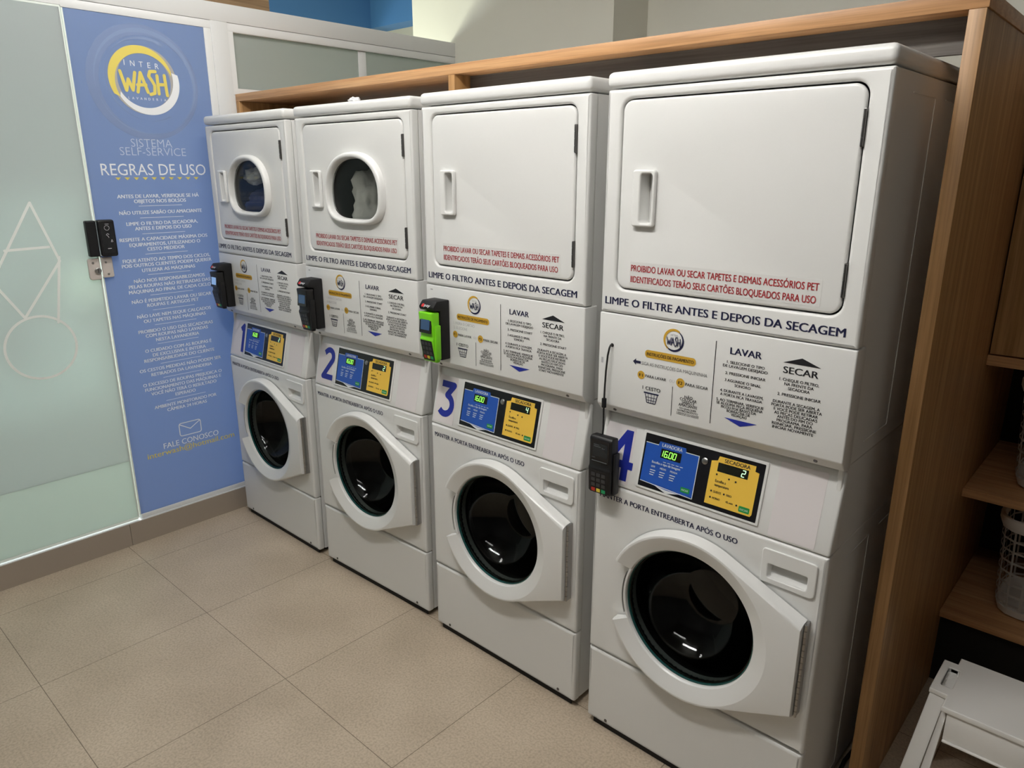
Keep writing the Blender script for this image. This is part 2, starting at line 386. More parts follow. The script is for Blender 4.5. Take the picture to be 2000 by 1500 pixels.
# the partition: plinth, rails, posts
bm = bmesh.new()
add_box(bm, WX - 0.10, WX + 0.012, -3.3, -0.553, 0, 0.112); add_box(bm, WX - 0.10, WX + 0.012, -0.551, 1.66, 0, 0.112)
struct(obj('baseboard_left', bm, M_base))
box('trim_plinth_joint', WX - 0.03, WX + 0.0118, -3.3, 1.66, 0.1118, 0.116, M_alu)['kind'] = 'structure'
T = WX - 0.05
bm = bmesh.new(); add_box(bm, T, WX + 0.004, -3.3, 1.66, 2.40, 2.478, 0.002); struct(obj('trim_rail_top', bm, M_alu))
bm = bmesh.new(); add_box(bm, T, WX + 0.001, -0.497, 1.66, 2.365, 2.3985, 0.001); struct(obj('trim_rail_lower', bm, M_alul))
bm = bmesh.new(); add_box(bm, T, WX + 0.004, 0.122, 0.204, 0.112, 2.40, 0.002); struct(obj('trim_post', bm, M_alu))
bm = bmesh.new(); add_box(bm, T, WX + 0.001, 0.088, 0.1215, 0.116, 2.3645, 0.001); struct(obj('trim_poster_bead', bm, M_alul))
bm = bmesh.new(); add_box(bm, T, WX + 0.001, -0.487, 0.088, 0.116, 0.138, 0.002); struct(obj('trim_sill', bm, M_alul))
bm = bmesh.new(); add_box(bm, T, WX, 0.204, 1.66, 0.112, 2.085); struct(obj('wall_left', bm, M_alu))
bm = bmesh.new(); add_box(bm, T, WX + 0.001, -3.3, -0.497, 2.372, 2.3985); struct(obj('trim_door_head', bm, M_alul))
# clerestory window
wf = bmesh.new(); add_plate(wf, [[(0.2045, 2.0855), (1.659, 2.0855), (1.659, 2.3645), (0.2045, 2.3645)], [(0.230, 2.115), (1.642, 2.115), (1.642, 2.3615), (0.230, 2.3615)]], -0.045, 0.001, WALL, 0.001)
win = struct(obj('window_1', wf, M_alul))
bm = bmesh.new(); add_box(bm, WX - 0.03, WX - 0.022, 0.2305, 1.6415, 2.1155, 2.361); obj('window_pane', bm, M_frostw, win)
bm = bmesh.new(); add_box(bm, WX - 0.021, WX - 0.014, 0.954, 1.004, 2.1155, 2.361, 0.001); obj('window_mullion', bm, M_alul, win)

# frosted glass door
dg = bmesh.new(); add_box(dg, WX - 0.012, WX - 0.002, -2.6, -0.503, 0.420, 2.368)
door = struct(obj('door_1', dg, M_frost))
bm = bmesh.new(); add_box(bm, WX - 0.012, WX - 0.002, -2.6, -0.503, 0.132, 0.4198); obj('lower_glass', bm, M_frost2, door)
bm = bmesh.new(); add_box(bm, WX - 0.0125, WX - 0.001, -0.503, -0.4985, 0.125, 2.370); add_box(bm, WX - 0.0125, WX - 0.001, -2.6, -0.503, 0.1195, 0.1318); add_box(bm, WX - 0.0125, WX - 0.001, -2.6, -0.503, 2.3635, 2.3715)
obj('glass_edge_glow', bm, M_edgeglow, door)
SY = WALL @ Matrix.Translation((0, 0, -0.0012)); lw = 0.0105
bm = bmesh.new(); add_ribbon(bm, [(-0.683, 1.432), (-0.842, 1.428)], lw, SY)
add_ribbon(bm, [(-0.725, 1.612), (-0.905, 1.310), (-0.815, 1.150), (-0.652, 1.372), (-0.725, 1.612)], lw, SY)
add_ribbon(bm, [(-0.652, 1.388), (-0.697, 1.115)], lw, SY)
flat('door_symbol', bm, M_film, door)
bm = bmesh.new(); cc = circ(-0.775, 1.018, 0.133, 56); add_ribbon(bm, cc, lw, SY, 0, True, False)
flat('door_circle', bm, M_film, door)

# ------------------------------------------------------------ rules poster panel
po = thing('rules_poster', 'blue laundry rules poster panel between frosted door and first machine', 'poster')
plate('panel', [[(-0.489, 0.1385), (0.0875, 0.1385), (0.0875, 2.3640), (-0.489, 2.3640)]], -0.012, -0.002, WALL, M_pblue, po)
edge = plate('glass_edge_glow', [[(-0.4955, 0.1385), (-0.4892, 0.1385), (-0.4892, 2.364), (-0.4955, 2.364)]], -0.012, -0.002, WALL, M_edgeglow, po); edge['label'] = 'glass edge coloured pale as if lit'
P0 = wall_at(-0.0016); P1 = wall_at(-0.0012); P2 = wall_at(-0.0008)
bm = bmesh.new()
add_lune(bm, (-0.205, 2.105), 0.236, (-0.190, 2.095), 0.202, 0, 360, P0)
flat('background_ring', bm, M_pring, po)
bm = bmesh.new(); add_lune(bm, (-0.195, 2.11), 0.215, (-0.20, 2.10), 0.208, 0, 360, P1); add_lune(bm, (-0.19, 2.12), 0.172, (-0.2, 2.115), 0.166, 60, 300, P1)
flat('background_ring', bm, M_pring2, po)
lc = (-0.207, 2.113)
bm = bmesh.new(); add_lune(bm, (-0.2035, 2.115), 0.1405, (-0.2045, 2.113), 0.1125, 0, 360, P1); flat('logo_ring', bm, M_pgrey, po)
bm = bmesh.new(); add_lune(bm, (-0.216, 2.118), 0.1375, (-0.204, 2.101), 0.1235, 18, 208, P2); flat('logo_crescent', bm, M_pyel, po)
bm = bmesh.new(); add_lune(bm, (-0.193, 2.114), 0.1400, (-0.2035, 2.126), 0.1235, -150, 14, P2); flat('logo_crescent', bm, M_pwhite, po)
text('logo_lettering', [('I', -0.282, -0.279, 2.171, 0.022), ('N', -0.256, -0.238, 2.170, 0.022), ('T', -0.220, -0.203, 2.169, 0.022), ('E', -0.184, -0.171, 2.168, 0.022), ('R', -0.152, -0.136, 2.167, 0.022)], P2, M_pwhite, po, 0.0)
bm = bmesh.new(); wash_word(bm, -0.303, -0.113, 2.066, 2.146, 0.0135, P2); flat('logo_lettering', bm, M_pyel, po)
bm = bmesh.new()
for i, ch in enumerate('LAVANDERIA'): add_text_c(bm, ch, -0.279 + i * 0.0171, 2.035, 0.010, P2, 0.02)
flat('logo_lettering', bm, M_pwhite, po)
M_pthin = mat('poster_pale', (0.68, 0.74, 0.86), 0.4)
text('heading', [('SISTEMA', -0.298, -0.119, 1.838, 0.034), ('SELF-SERVICE', -0.349, -0.060, 1.802, 0.034)], P2, M_pthin, po, -0.012)
text('heading', [('REGRAS DE USO', -0.437, 0.024, 1.718, 0.048)], P2, M_pwhite, po, 0.0)
bm = bmesh.new()
for i in range(10):
    u = -0.372 + i * 0.0385; add_poly(bm, [(u - 0.012, 1.709), (u, 1.697), (u + 0.012, 1.709)], P2)
flat('arrow_row', bm, M_pyel, po)
ROWS = [(0,'ANTES DE LAVAR, VERIFIQUE SE HÁ',-0.387,-0.023,1.628),(0,'OBJETOS NOS BOLSOS',-0.319,-0.087,1.606),(0,'-',-0.302,-0.107,1.585),
(1,'NÃO UTILIZE SABÃO OU AMACIANTE',-0.388,-0.017,1.557),(1,'-',-0.303,-0.106,1.533),
(2,'LIMPE O FILTRO DA SECADORA,',-0.365,-0.043,1.509),(2,'ANTES E DEPOIS DO USO',-0.331,-0.075,1.487),(2,'-',-0.303,-0.108,1.463),
(3,'RESPEITE A CAPACIDADE MÁXIMA DOS',-0.403,-0.004,1.440),(3,'EQUIPAMENTOS, UTILIZANDO O',-0.365,-0.042,1.416),(3,'CESTO MEDIDOR',-0.290,-0.119,1.394),(3,'-',-0.302,-0.107,1.372),
(4,'FIQUE ATENTO AO TEMPO DOS CICLOS,',-0.403,-0.002,1.347),(4,'POIS OUTROS CLIENTES PODEM QUERER',-0.410,0.003,1.325),(4,'UTILIZAR AS MÁQUINAS',-0.326,-0.081,1.300),(4,'-',-0.303,-0.106,1.279),
(5,'NÃO NOS RESPONSABILIZAMOS',-0.368,-0.039,1.254),(5,'PELAS ROUPAS NÃO RETIRADAS DAS',-0.393,-0.014,1.230),(5,'MÁQUINAS AO FINAL DE CADA CICLO',-0.396,-0.014,1.206),(5,'-',-0.305,-0.105,1.185),
(6,'NÃO É PERMITIDO LAVAR OU SECAR',-0.390,-0.017,1.161),(6,'ROUPAS E ARTIGOS PET',-0.325,-0.083,1.139),(6,'-',-0.303,-0.106,1.115),
(7,'NÃO LAVE NEM SEQUE CALÇADOS',-0.376,-0.028,1.091),(7,'OU TAPETES NAS MÁQUINAS',-0.350,-0.057,1.067),(7,'-',-0.303,-0.105,1.045),
(8,'PROIBIDO O USO DAS SECADORAS',-0.380,-0.026,1.020),(8,'COM ROUPAS NÃO LAVADAS',-0.351,-0.054,0.998),(8,'NESTA LAVANDERIA',-0.307,-0.101,0.974),(8,'-',-0.303,-0.106,0.954),
(9,'O CUIDADO COM AS ROUPAS É',-0.363,-0.044,0.927),(9,'DE EXCLUSIVA E INTEIRA',-0.331,-0.076,0.904),(9,'RESPONSABILIDADE DO CLIENTE',-0.373,-0.034,0.881),(9,'-',-0.301,-0.105,0.858),
(10,'OS CESTOS MEDIDAS NÃO PODEM SER',-0.400,-0.005,0.836),(10,'RETIRADOS DA LAVANDERIA',-0.350,-0.056,0.811),(10,'-',-0.298,-0.106,0.788),
(11,'O EXCESSO DE ROUPAS PREJUDICA O',-0.394,-0.010,0.766),(11,'FUNCIONAMENTO DAS MÁQUINAS E',-0.388,-0.016,0.742),(11,'VOCÊ NÃO TERÁ O RESULTADO',-0.363,-0.043,0.718),(11,'ESPERADO',-0.252,-0.153,0.694),(11,'-',-0.299,-0.104,0.672),
(12,'AMBIENTE MONITORADO POR',-0.357,-0.051,0.649),(12,'CÂMERA 24 HORAS',-0.300,-0.104,0.625)]
for g in range(13):
    text('rule_lettering', [(s, a, b, z - (0 if s == '-' else 0.0075), 0.0022 if s == '-' else 0.015) for gg, s, a, b, z in ROWS if gg == g], P2, M_pwhite, po, 0.030)
bm = bmesh.new(); add_ribbon(bm, rrect(-0.256, 0.476, -0.149, 0.541, 0.010, 3), 0.0045, P2, 0, True); add_ribbon(bm, [(-0.254, 0.536), (-0.203, 0.505), (-0.151, 0.537)], 0.0045, P2)
flat('envelope_icon', bm, M_pwhite, po)
text('contact_lettering', [('FALE CONOSCO', -0.341, -0.064, 0.434, 0.027)], P2, M_pwhite, po, 0.012)
text('contact_lettering', [('interwash@hotmail.com', -0.421, 0.018, 0.402, 0.027)], P2, M_pyel, po, 0.012)

# ------------------------------------------------------------ door locks
lk = thing('door_lock', 'black electronic keypad lock straddling the glass door edge beside the poster', 'lock')
plate('bolt_case', [rrect(-0.541, 1.380, -0.4995, 1.532, 0.006)], 0.0, 0.030, WALL, M_blackp, lk, 0.006)
kb = plate('keypad_case', [rrect(-0.4955, 1.377, -0.428, 1.534, 0.010)], 0.0, 0.036, WALL, M_blackp, lk, 0.007)
bm = bmesh.new(); add_plate(bm, [rrect(-0.487, 1.393, -0.436, 1.523, 0.006)], 0.036, 0.0365, WALL); obj('keypad_face', bm, M_glossblack, kb)
L6 = wall_at(0.0372)
for pts_, w_, cl in (([(-0.468, 1.516), (-0.452, 1.516)], 0.002, False), (circ(-0.462, 1.500, 0.010, 16), 0.0015, True), ([(-0.456, 1.471), (-0.462, 1.476), (-0.468, 1.471), (-0.462, 1.466), (-0.458, 1.458)], 0.0022, False),
                     ([(-0.452, 1.440), (-0.444, 1.440), (-0.448, 1.450)], 0.0018, True), ([(-0.468, 1.412), (-0.455, 1.412)], 0.003, False)):
    bm = bmesh.new(); add_ribbon(bm, pts_, w_, L6, 0, cl); flat('keypad_mark', bm, M_greyprint, kb)
pl = thing('strike_plate', 'metal corner lock plates screwed on glass below the black keypad lock', 'lock')
a = plate('plate', [rrect(-0.550, 1.279, -0.502, 1.371, (0.002, 0.008, 0.012, 0.002))], 0.0, 0.012, WALL, M_plate, pl, 0.003)
bm = bmesh.new()
add_lathe(bm, [(0, 0.012), (0.0135, 0.012), (0.0135, 0.018), (0.011, 0.020), (0, 0.020)], WALL @ Matrix.Translation((-0.515, 1.318, 0.0)), 20); obj('lock_cylinder', bm, M_steel, a)
bm = bmesh.new(); add_box(bm, WX + 0.020, WX + 0.0206, -0.5165, -0.5135, 1.310, 1.326); obj('keyhole', bm, M_gap, a)
b_ = plate('plate', [rrect(-0.4955, 1.285, -0.450, 1.374, (0.002, 0.002, 0.008, 0.008))], 0.0, 0.012, WALL, M_plate, pl, 0.003)
for q in ((-0.530, 1.353), (-0.478, 1.352), (-0.473, 1.300)):
    bm = bmesh.new(); add_lathe(bm, [(0, 0.0121), (0.005, 0.0121), (0.0045, 0.0140), (0, 0.0145)], WALL @ Matrix.Translation((q[0], q[1], 0)), 12); obj('screw', bm, M_steel, a if q[0] < -0.5 else b_)

# ------------------------------------------------------------ timber surround round the machines
su = thing('wooden_surround', 'oak laminate surround framing the row of white machines', 'cabinet')
box('top_board', WX + 0.002, 3.030, 0.21, 0.75, 2.055, 2.088, M_woodh, su, 0.001)
box('side_panel', WX + 0.002, -0.045, 0.21, 0.75, 0.0, 2.0545, M_woodv, su, 0.001)
box('divider', 1.417, 1.449, 0.21, 0.75, 0.0, 2.0545, M_woodv, su, 0.001)
box('side_panel', 2.994, 3.027, 0.21, 1.58, 0.0, 2.0545, M_woodv, su, 0.001)
box('inner_rail', 1.4495, 2.9935, 0.285, 0.300, 1.9795, 2.0545, M_woodshade, su)
bm = bmesh.new(); add_lathe(bm, [(0, 0), (0.006, 0), (0.006, 0.002), (0.003, 0.003), (0, 0.0015)], Matrix.Translation((1.449, 0.30, 2.037)) @ Matrix.Rotation(PI / 2, 4, 'Y'), 12); obj('screw', bm, M_dsteel, su)

# ------------------------------------------------------------ the stacked machines
W = 0.683
def dshape(cx, cz, a, bt, bb, n=56, e=3.6):
    out = []
    for i in range(n):
        t = 2 * PI * i / n; c, s = math.cos(t), math.sin(t)
        if s >= 0: out.append((cx + a * math.copysign(abs(c) ** 0.88, c), cz + bt * abs(s) ** 0.92))
        else: out.append((cx + a * math.copysign(abs(c) ** (2 / e), c) * (1 - 0.06 * abs(s)), cz - bb * abs(s) ** (2 / e)))
    return out
DC = (0.337, 0.547)
def door_outline():
    R = 0.252; R2 = 0.2445
    hi, lo = (0.654, 0.682), (0.654, 0.412)
    def tangent(P, R, sgn):
        d = math.hypot(P[0] - DC[0], P[1] - DC[1]); base = math.atan2(P[1] - DC[1], P[0] - DC[0])
        return math.degrees(base + sgn * math.acos(R / d))
    a0 = tangent(hi, R, 1); a1 = tangent(lo, R, -1) + 360
    def ring(r, hi, lo, n=30):
        P = lambda t: (DC[0] + r * math.cos(math.radians(t)), DC[1] + r * math.sin(math.radians(t)))
        b0 = tangent(hi, r, 1); b1 = tangent(lo, r, -1) + 360
        L_ = [(P(b1)[0] + (lo[0] - P(b1)[0]) * k / 6, P(b1)[1] + (lo[1] - P(b1)[1]) * k / 6) for k in range(1, 6)]
        H_ = [(hi[0] + (P(b0)[0] - hi[0]) * k / 6, hi[1] + (P(b0)[1] - hi[1]) * k / 6) for k in range(1, 6)]
        return [P(203 + (b1 - 203) * k / n) for k in range(n + 1)] + L_ + [lo, hi] + H_ + [P(b0 + (155 - b0) * k / n) for k in range(n + 1)]
    base = ring(R, hi, lo); top = ring(R2, (0.652, 0.664), (0.652, 0.422))
    mid = lambda f: [(a[0] + (b[0] - a[0]) * f, a[1] + (b[1] - a[1]) * f) for a, b in zip(base, top)]
    inner = [(DC[0] + 0.2402 * math.cos(math.radians(t)), DC[1] + 0.2402 * math.sin(math.radians(t))) for t in [155 - 312 * k / 84 for k in range(85)]]
    return base, mid, top, inner
CAX = Matrix.Translation((0, 0, 0))
CTRL_A = math.atan2(0.046, 0.203)
CTRL = Matrix.Translation((0, 0.001, 0.860)) @ Matrix.Rotation(-CTRL_A, 4, 'X') @ FRONT       # (u, v up the slope, n out)
def crumple(cx, cy, cz, r, sc, seed, sub=4, amp=0.45):
    bm = bmesh.new(); bmesh.ops.create_icosphere(bm, subdivisions=sub, radius=1.0)
    for v in bm.verts:
        d = v.co.normalized()
        f = 1 + amp * noise.noise(d * 1.7 + Vector((seed, 0, 0))) + amp * 0.55 * (1 - 2 * abs(noise.noise(d * 3.1 + Vector((0, seed, 0))))) - amp * 0.3
        v.co = Vector((cx, cy, cz)) + Vector((d.x * sc[0], d.y * sc[1], d.z * sc[2])) * r * f
    return bm

POSE = [(-0.0024, 0.0057, -0.0038), (0.7538, 0.0020, 0.0251), (1.5057, 0.0034, -0.0038), (2.2522, -0.0112, -0.0070)]
PLACE = ['farthest, beside the blue poster', 'between machines 1 and 3', 'with the lime green card terminal', 'nearest, beside the tall wooden panel']
PRICE2 = ['2', '2', '4', '2']
def machine(i):
    num = str(i + 1); win = i < 2
    x0, y0, rz = POSE[i]
    t = thing('stacked_washer_dryer', 'white stacked washer and dryer numbered %s, %s' % (num, PLACE[i]), 'washing machine', (x0, y0, 0), rz, 'stacked washers with dryers on top')
    F = FRONT; F1 = front_at(-0.0008)
    # carcass: side walls, back, floors; open towards the front plates
    bm = bmesh.new()
    for z0, z1, ins in ((0.022, 0.852, 0.005), (0.8535, 1.072, 0.005), (1.0735, 1.933, 0.003)):
        for xa, xb in ((ins, ins + 0.012), (W - ins - 0.012, W - ins)): add_box(bm, xa, xb, 0.0365, 0.70, z0, z1, 0.002, 1)
        add_box(bm, ins + 0.012, W - ins - 0.012, 0.69, 0.70, z0, z1)
    for z0, z1 in ((0.022, 0.03), (1.062, 1.072), (1.92, 1.932)): add_box(bm, 0.016, W - 0.016, 0.061, 0.69, z0, z1)
    for zt_, zb_, xs_ in ((1.895, 1.112, W - 0.003), (0.80, 0.05, W - 0.005)):       # pressed lines on the side sheet
        add_box(bm, xs_ - 0.001, xs_ + 0.0014, 0.145, 0.316, zt_ - 0.002, zt_); add_box(bm, xs_ - 0.001, xs_ + 0.0014, 0.314, 0.316, zb_, zt_)
        add_box(bm, xs_ - 0.001, xs_ + 0.0014, 0.145, 0.316, zb_, zb_ + 0.002); add_box(bm, xs_ - 0.001, xs_ + 0.0014, 0.40, 0.64, zt_ - 0.002, zt_); add_box(bm, xs_ - 0.001, xs_ + 0.0014, 0.638, 0.64, zb_, zt_)
    obj('cabinet', bm, M_white, t)
    bm = bmesh.new(); add_box(bm, -0.002, W + 0.002, -0.005, 0.70, 1.936, 1.975, 0.014, 4); obj('lid', bm, M_lid, t)
    # dryer front and door
    fr = plate('dryer_front', [rrect(0, 1.3635, W, 1.9325, 0.004), rrect(0.0445, 1.4295, 0.6395, 1.9095, 0.030, 8)], -0.036, 0.0, F, M_white, t, 0.008, 4)
    word = 'FILTRE' if i == 3 else 'FILTRO'
    text('filter_notice', [('LIMPE O %s ANTES E DEPOIS DA SECAGEM' % word, 0.016, 0.654, 1.387, 0.0195)], F1, M_navy, fr, 0.030)
    slot = rrect(0.117, 1.606, 0.153, 1.730, 0.008)
    loops = [rrect(0.0485, 1.4335, 0.6355, 1.9055, 0.027, 8), slot]
    wc = (0.366, 1.655)
    if win: loops.append(dshape(wc[0] - 0.004, wc[1], 0.150, 0.127, 0.094))
    d = plate('dryer_door', loops, -0.018, -0.001, F, M_white, t, 0.006, 3)
    hb = bmesh.new(); add_plate(hb, [rrect(0.094, 1.598, 0.160, 1.738, 0.008), rrect(0.118, 1.607, 0.152, 1.729, 0.008)], -0.001, 0.013, F, 0.004)
    # finger pocket behind the grip
    lp = rrect(0.118, 1.607, 0.152, 1.729, 0.008, 4); A = [hb.verts.new((x, -0.004, z)) for x, z in lp]; B = [hb.verts.new((0.118 + (x - 0.118) * 0.92, 0.004 + 0.030 * (1 - (x - 0.118) / 0.034), z)) for x, z in lp]
    for k in range(len(lp)): hb.faces.new([A[k], A[(k + 1) % len(lp)], B[(k + 1) % len(lp)], B[k]])
    hb.faces.new(B); obj('door_handle', hb, M_lid, d)
    for z0, z1 in ((1.782, 1.856), (1.472, 1.546)):
        bm = bmesh.new(); add_box(bm, 0.6345, 0.6405, -0.0035, 0.010, z0, z1, 0.001)
        for k in range(4): add_lathe(bm, [(0, 0), (0.0032, 0), (0.0032, 0.0165), (0, 0.0165)], Matrix.Translation((0.6375, -0.003, z0 + 0.002 + k * 0.018)), 8)
        obj('hinge', bm, M_dsteel, d)
    st = plate('notice_sticker', [rrect(0.090, 1.446, 0.592, 1.506, 0.002, 2)], -0.001, -0.0006, F, M_sticker, d)
    text('prohibition_notice', [('PROIBIDO LAVAR OU SECAR TAPETES E DEMAIS ACESSÓRIOS PET', 0.094, 0.586, 1.4815, 0.0165), ('IIDENTIFICADOS TERÃO SEUS CARTÕES BLOQUEADOS PARA USO', 0.094, 0.582, 1.4525, 0.0165)], front_at(-0.0003), M_red, d, 0.020)
    if win:
        oc = dshape(wc[0], wc[1] + 0.002, 0.170, 0.146, 0.114, 72); ic = dshape(wc[0] - 0.003, wc[1], 0.147, 0.124, 0.091, 72)
        bm = bmesh.new(); rings = []
        for f, n in ((0.0, -0.0005), (0.03, 0.012), (0.14, 0.019), (0.36, 0.023), (0.62, 0.023), (0.80, 0.020), (0.94, 0.008), (1.0, -0.010)):
            rings.append([bm.verts.new((a[0] + (b[0] - a[0]) * f, -n, a[1] + (b[1] - a[1]) * f)) for a, b in zip(oc, ic)])
        for A, B in zip(rings, rings[1:]):
            for k in range(72): bm.faces.new([A[k], A[(k + 1) % 72], B[(k + 1) % 72], B[k]])
        obj('window_surround', bm, M_lid, d, 60)
        plate('window_glass', [dshape(wc[0] - 0.003, wc[1], 0.1465, 0.1235, 0.0905)], -0.008, -0.003, F, M_pane, d)
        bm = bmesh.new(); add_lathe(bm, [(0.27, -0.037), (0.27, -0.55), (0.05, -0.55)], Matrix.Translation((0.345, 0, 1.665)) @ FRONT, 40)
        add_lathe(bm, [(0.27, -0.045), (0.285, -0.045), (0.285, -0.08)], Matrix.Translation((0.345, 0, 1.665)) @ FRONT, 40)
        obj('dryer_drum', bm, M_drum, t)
    # payment instruction panel with its folded lower lip
    bm = bmesh.new(); add_extrude_x(bm, [(0, 1.3615), (0, 1.0985), (0.020, 1.0745), (0.046, 1.0665), (0.060, 1.0665), (0.060, 1.3615)], -0.001, W + 0.001, 0.0035, 3)
    ip = obj('instruction_panel', bm, M_white, t)
    lm = M_navy
    bm = bmesh.new(); cx, cz = 0.235, 1.315
    add_lune(bm, (cx + 0.001, cz - 0.001), 0.0285, (cx - 0.001, cz + 0.001), 0.0255, 215, 420, F1); wash_word(bm, cx - 0.020, cx + 0.020, cz - 0.012, cz + 0.007, 0.0026, F1)
    add_text_c(bm, 'I N T E R', cx, cz + 0.012, 0.004, F1, 0.0)
    flat('logo', bm, M_navy, ip)
    bm = bmesh.new(); add_lune(bm, (cx - 0.001, cz + 0.001), 0.0298, (cx + 0.001, cz - 0.001), 0.0258, 55, 235, F1); flat('logo_crescent', bm, M_gold, ip)
    bm = bmesh.new(); add_poly(bm, rrect(0.151, 1.2575, 0.302, 1.2785, 0.009, 4), F1); flat('heading_pill', bm, M_gold, ip)
    F2 = front_at(-0.0014)
    rows = [('INSTRUÇÕES DE PAGAMENTO', 0.157, 0.296, 1.2635, 0.0085)]
    text('payment_heading', rows, F2, M_black, ip, 0.022)
    if i == 3:
        bm = bmesh.new(); add_poly(bm, [(0.114, 1.240), (0.124, 1.249), (0.124, 1.2435), (0.139, 1.2435), (0.139, 1.2365), (0.124, 1.2365), (0.124, 1.231)], F1); flat('arrow', bm, M_navy, ip)
        text('payment_text', [('SIGA AS INSTRUÇÕES DA MAQUININHA', 0.142, 0.336, 1.235, 0.009)], F1, M_black, ip, -0.01)
    else:
        text('payment_text', [('1. INSIRA O CARTÃO', 0.135, 0.235, 1.241, 0.009), ('2. SELECIONE', 0.135, 0.200, 1.225, 0.009)], F1, M_greyprint, ip, -0.008)
    bm = bmesh.new(); add_poly(bm, circ(0.142, 1.206, 0.0115, 20), F1); add_poly(bm, circ(0.262, 1.207, 0.0125, 20), F1); flat('key_badges', bm, M_gold, ip)
    text('payment_text', [('F1', 0.1365, 0.1475, 1.202, 0.008), ('PARA LAVAR', 0.156, 0.220, 1.203, 0.0075), ('F2', 0.256, 0.268, 1.203, 0.008), ('PARA SECAR', 0.277, 0.341, 1.203, 0.0075), ('1 CESTO', 0.149, 0.204, 1.1685, 0.0095)], F2, M_black, ip, 0.016)
    text('payment_text', [('OU', 0.229, 0.244, 1.203, 0.0075)], F1, M_greyprint, ip, -0.01)
    bm = bmesh.new()      # basket pictogram
    add_ribbon(bm, [(0.155, 1.160), (0.198, 1.160)], 0.004, F1); add_ribbon(bm, [(0.158, 1.157), (0.164, 1.133), (0.190, 1.133), (0.196, 1.157)], 0.0022, F1)
    for q in (0.170, 0.177, 0.184): add_ribbon(bm, [(0.177 + (q - 0.177) * 1.4, 1.158), (q, 1.134)], 0.0013, F1)
    for q in (1.1405, 1.1485): add_ribbon(bm, [(0.161, q), (0.193, q)], 0.0013, F1)
    flat('basket_pictogram', bm, M_navy, ip)
    rows = [('NÃO', 0.277, 0.300, 1.1685, 0.0075), ('COLOCAR', 0.264, 0.312, 1.1615, 0.0075), ('SABÃO E', 0.270, 0.306, 1.1535, 0.0075), ('AMACIANTE', 0.261, 0.315, 1.1455, 0.0075), ('OU QUALQUER', 0.264, 0.313, 1.1375, 0.005), ('OUTRO PRODUTO', 0.258, 0.318, 1.1305, 0.005),
            ('A MÁQUINA JÁ FAZ A DOSAGEM', 0.256, 0.321, 1.1255, 0.003), ('CORRETA DE CADA PRODUTO', 0.256, 0.321, 1.1215, 0.003)]
    text('product_warning', rows, F1, M_black, ip, 0.02)
    text('divider_line', [('-', 0.3525, 0.3545, 1.2255, 0.215)], F1, M_black, ip); text('divider_line', [('-', 0.2393, 0.2409, 1.1525, 0.080)], F1, M_black, ip)
    go = 'INICIAR' if i == 3 else 'START'
    text('wash_heading', [('LAVAR', 0.3925, 0.472, 1.3065, 0.0165)], F1, M_navy, ip, 0.030)
    rows = [('1. SELECIONE O TIPO', 0.386, 0.482, 1.2825), ('DE LAVAGEM DESEJADO', 0.376, 0.490, 1.2725), ('2. PRESSIONE ' + go, 0.384, 0.487, 1.2545), ('3 AGUARDE O SINAL', 0.384, 0.477, 1.2365), ('SONORO', 0.411, 0.452, 1.2265),
            ('4. DURANTE A LAVAGEM,', 0.374, 0.486, 1.2085), ('A PORTA FICA TRAVADA', 0.375, 0.484, 1.1985), ('5. AO TERMINAR, VERIFIQUE', 0.366, 0.489, 1.1835), ('SE ALGUMA PEÇA PEQUENA', 0.367, 0.488, 1.1750), ('FICOU POR BAIXO DA', 0.380, 0.472, 1.1665), ('BORRACHA DE', 0.396, 0.457, 1.1585), ('VEDAÇÃO', 0.408, 0.449, 1.1505)]
    text('wash_steps', [(s, a, b, v, 0.0068) for s, a, b, v in rows], F1, M_black, ip, 0.026)
    bm = bmesh.new(); add_poly(bm, [(0.391, 1.143), (0.434, 1.128), (0.477, 1.143)], F1); flat('arrow', bm, M_blue, ip)
    bm = bmesh.new(); add_poly(bm, [(0.525, 1.309), (0.612, 1.309), (0.568, 1.325)], F1); flat('arrow', bm, M_black, ip)
    text('dry_heading', [('SECAR', 0.527, 0.608, 1.2845, 0.0155)], F1, M_black, ip, 0.026)
    rows = [('1. CHEQUE O FILTRO,', 0.520, 0.612, 1.2655), ('NA FRENTE DA', 0.533, 0.601, 1.2555), ('SECADORA', 0.543, 0.593, 1.2455), ('2. PRESSIONE ' + go, 0.519, 0.620, 1.2290), ('DURANTE A SECAGEM, A', 0.510, 0.620, 1.2095), ('PORTA PODE SER ABERTA', 0.507, 0.626, 1.2005), ('E VOCÊ PODE RETIRAR', 0.514, 0.618, 1.1915), ('AS PEÇAS DELICADAS', 0.516, 0.617, 1.1825), ('ANTES DO FIM DO', 0.524, 0.608, 1.1735), ('PROGRAMA. PARA', 0.524, 0.608, 1.1645), ('REINICIAR, PRESSIONE', 0.513, 0.618, 1.1555), (go + ' NOVAMENTE', 0.515, 0.612, 1.1465)]
    text('dry_steps', [(s, a, b, v, 0.0068) for s, a, b, v in rows], F1, M_black, ip, 0.026)
    for u in (0.055, 0.621):
        bm = bmesh.new(); add_lathe(bm, [(0, 0), (0.005, 0), (0.005, 0.002), (0.003, 0.0032), (0, 0.0032)], Matrix.Translation((u, 0.0100, 1.0865)) @ Matrix.Rotation(0.69, 4, 'X') @ FRONT, 10); obj('screw', bm, M_dsteel, ip)
    if i in (1, 2): text('small_label', [('-', 0.022, 0.034, 1.3465, 0.004)], F1, M_greyprint, ip)
    if i == 3:
        bm = bmesh.new(); add_poly(bm, circ(0.044, 1.273, 0.0055, 16), F1); flat('cable_hole', bm, M_gap, ip)
        bm = bmesh.new(); add_poly(bm, rrect(0.009, 1.218, 0.016, 1.234, 0.001, 2), F1); flat('maker_mark', bm, M_greyprint, ip)
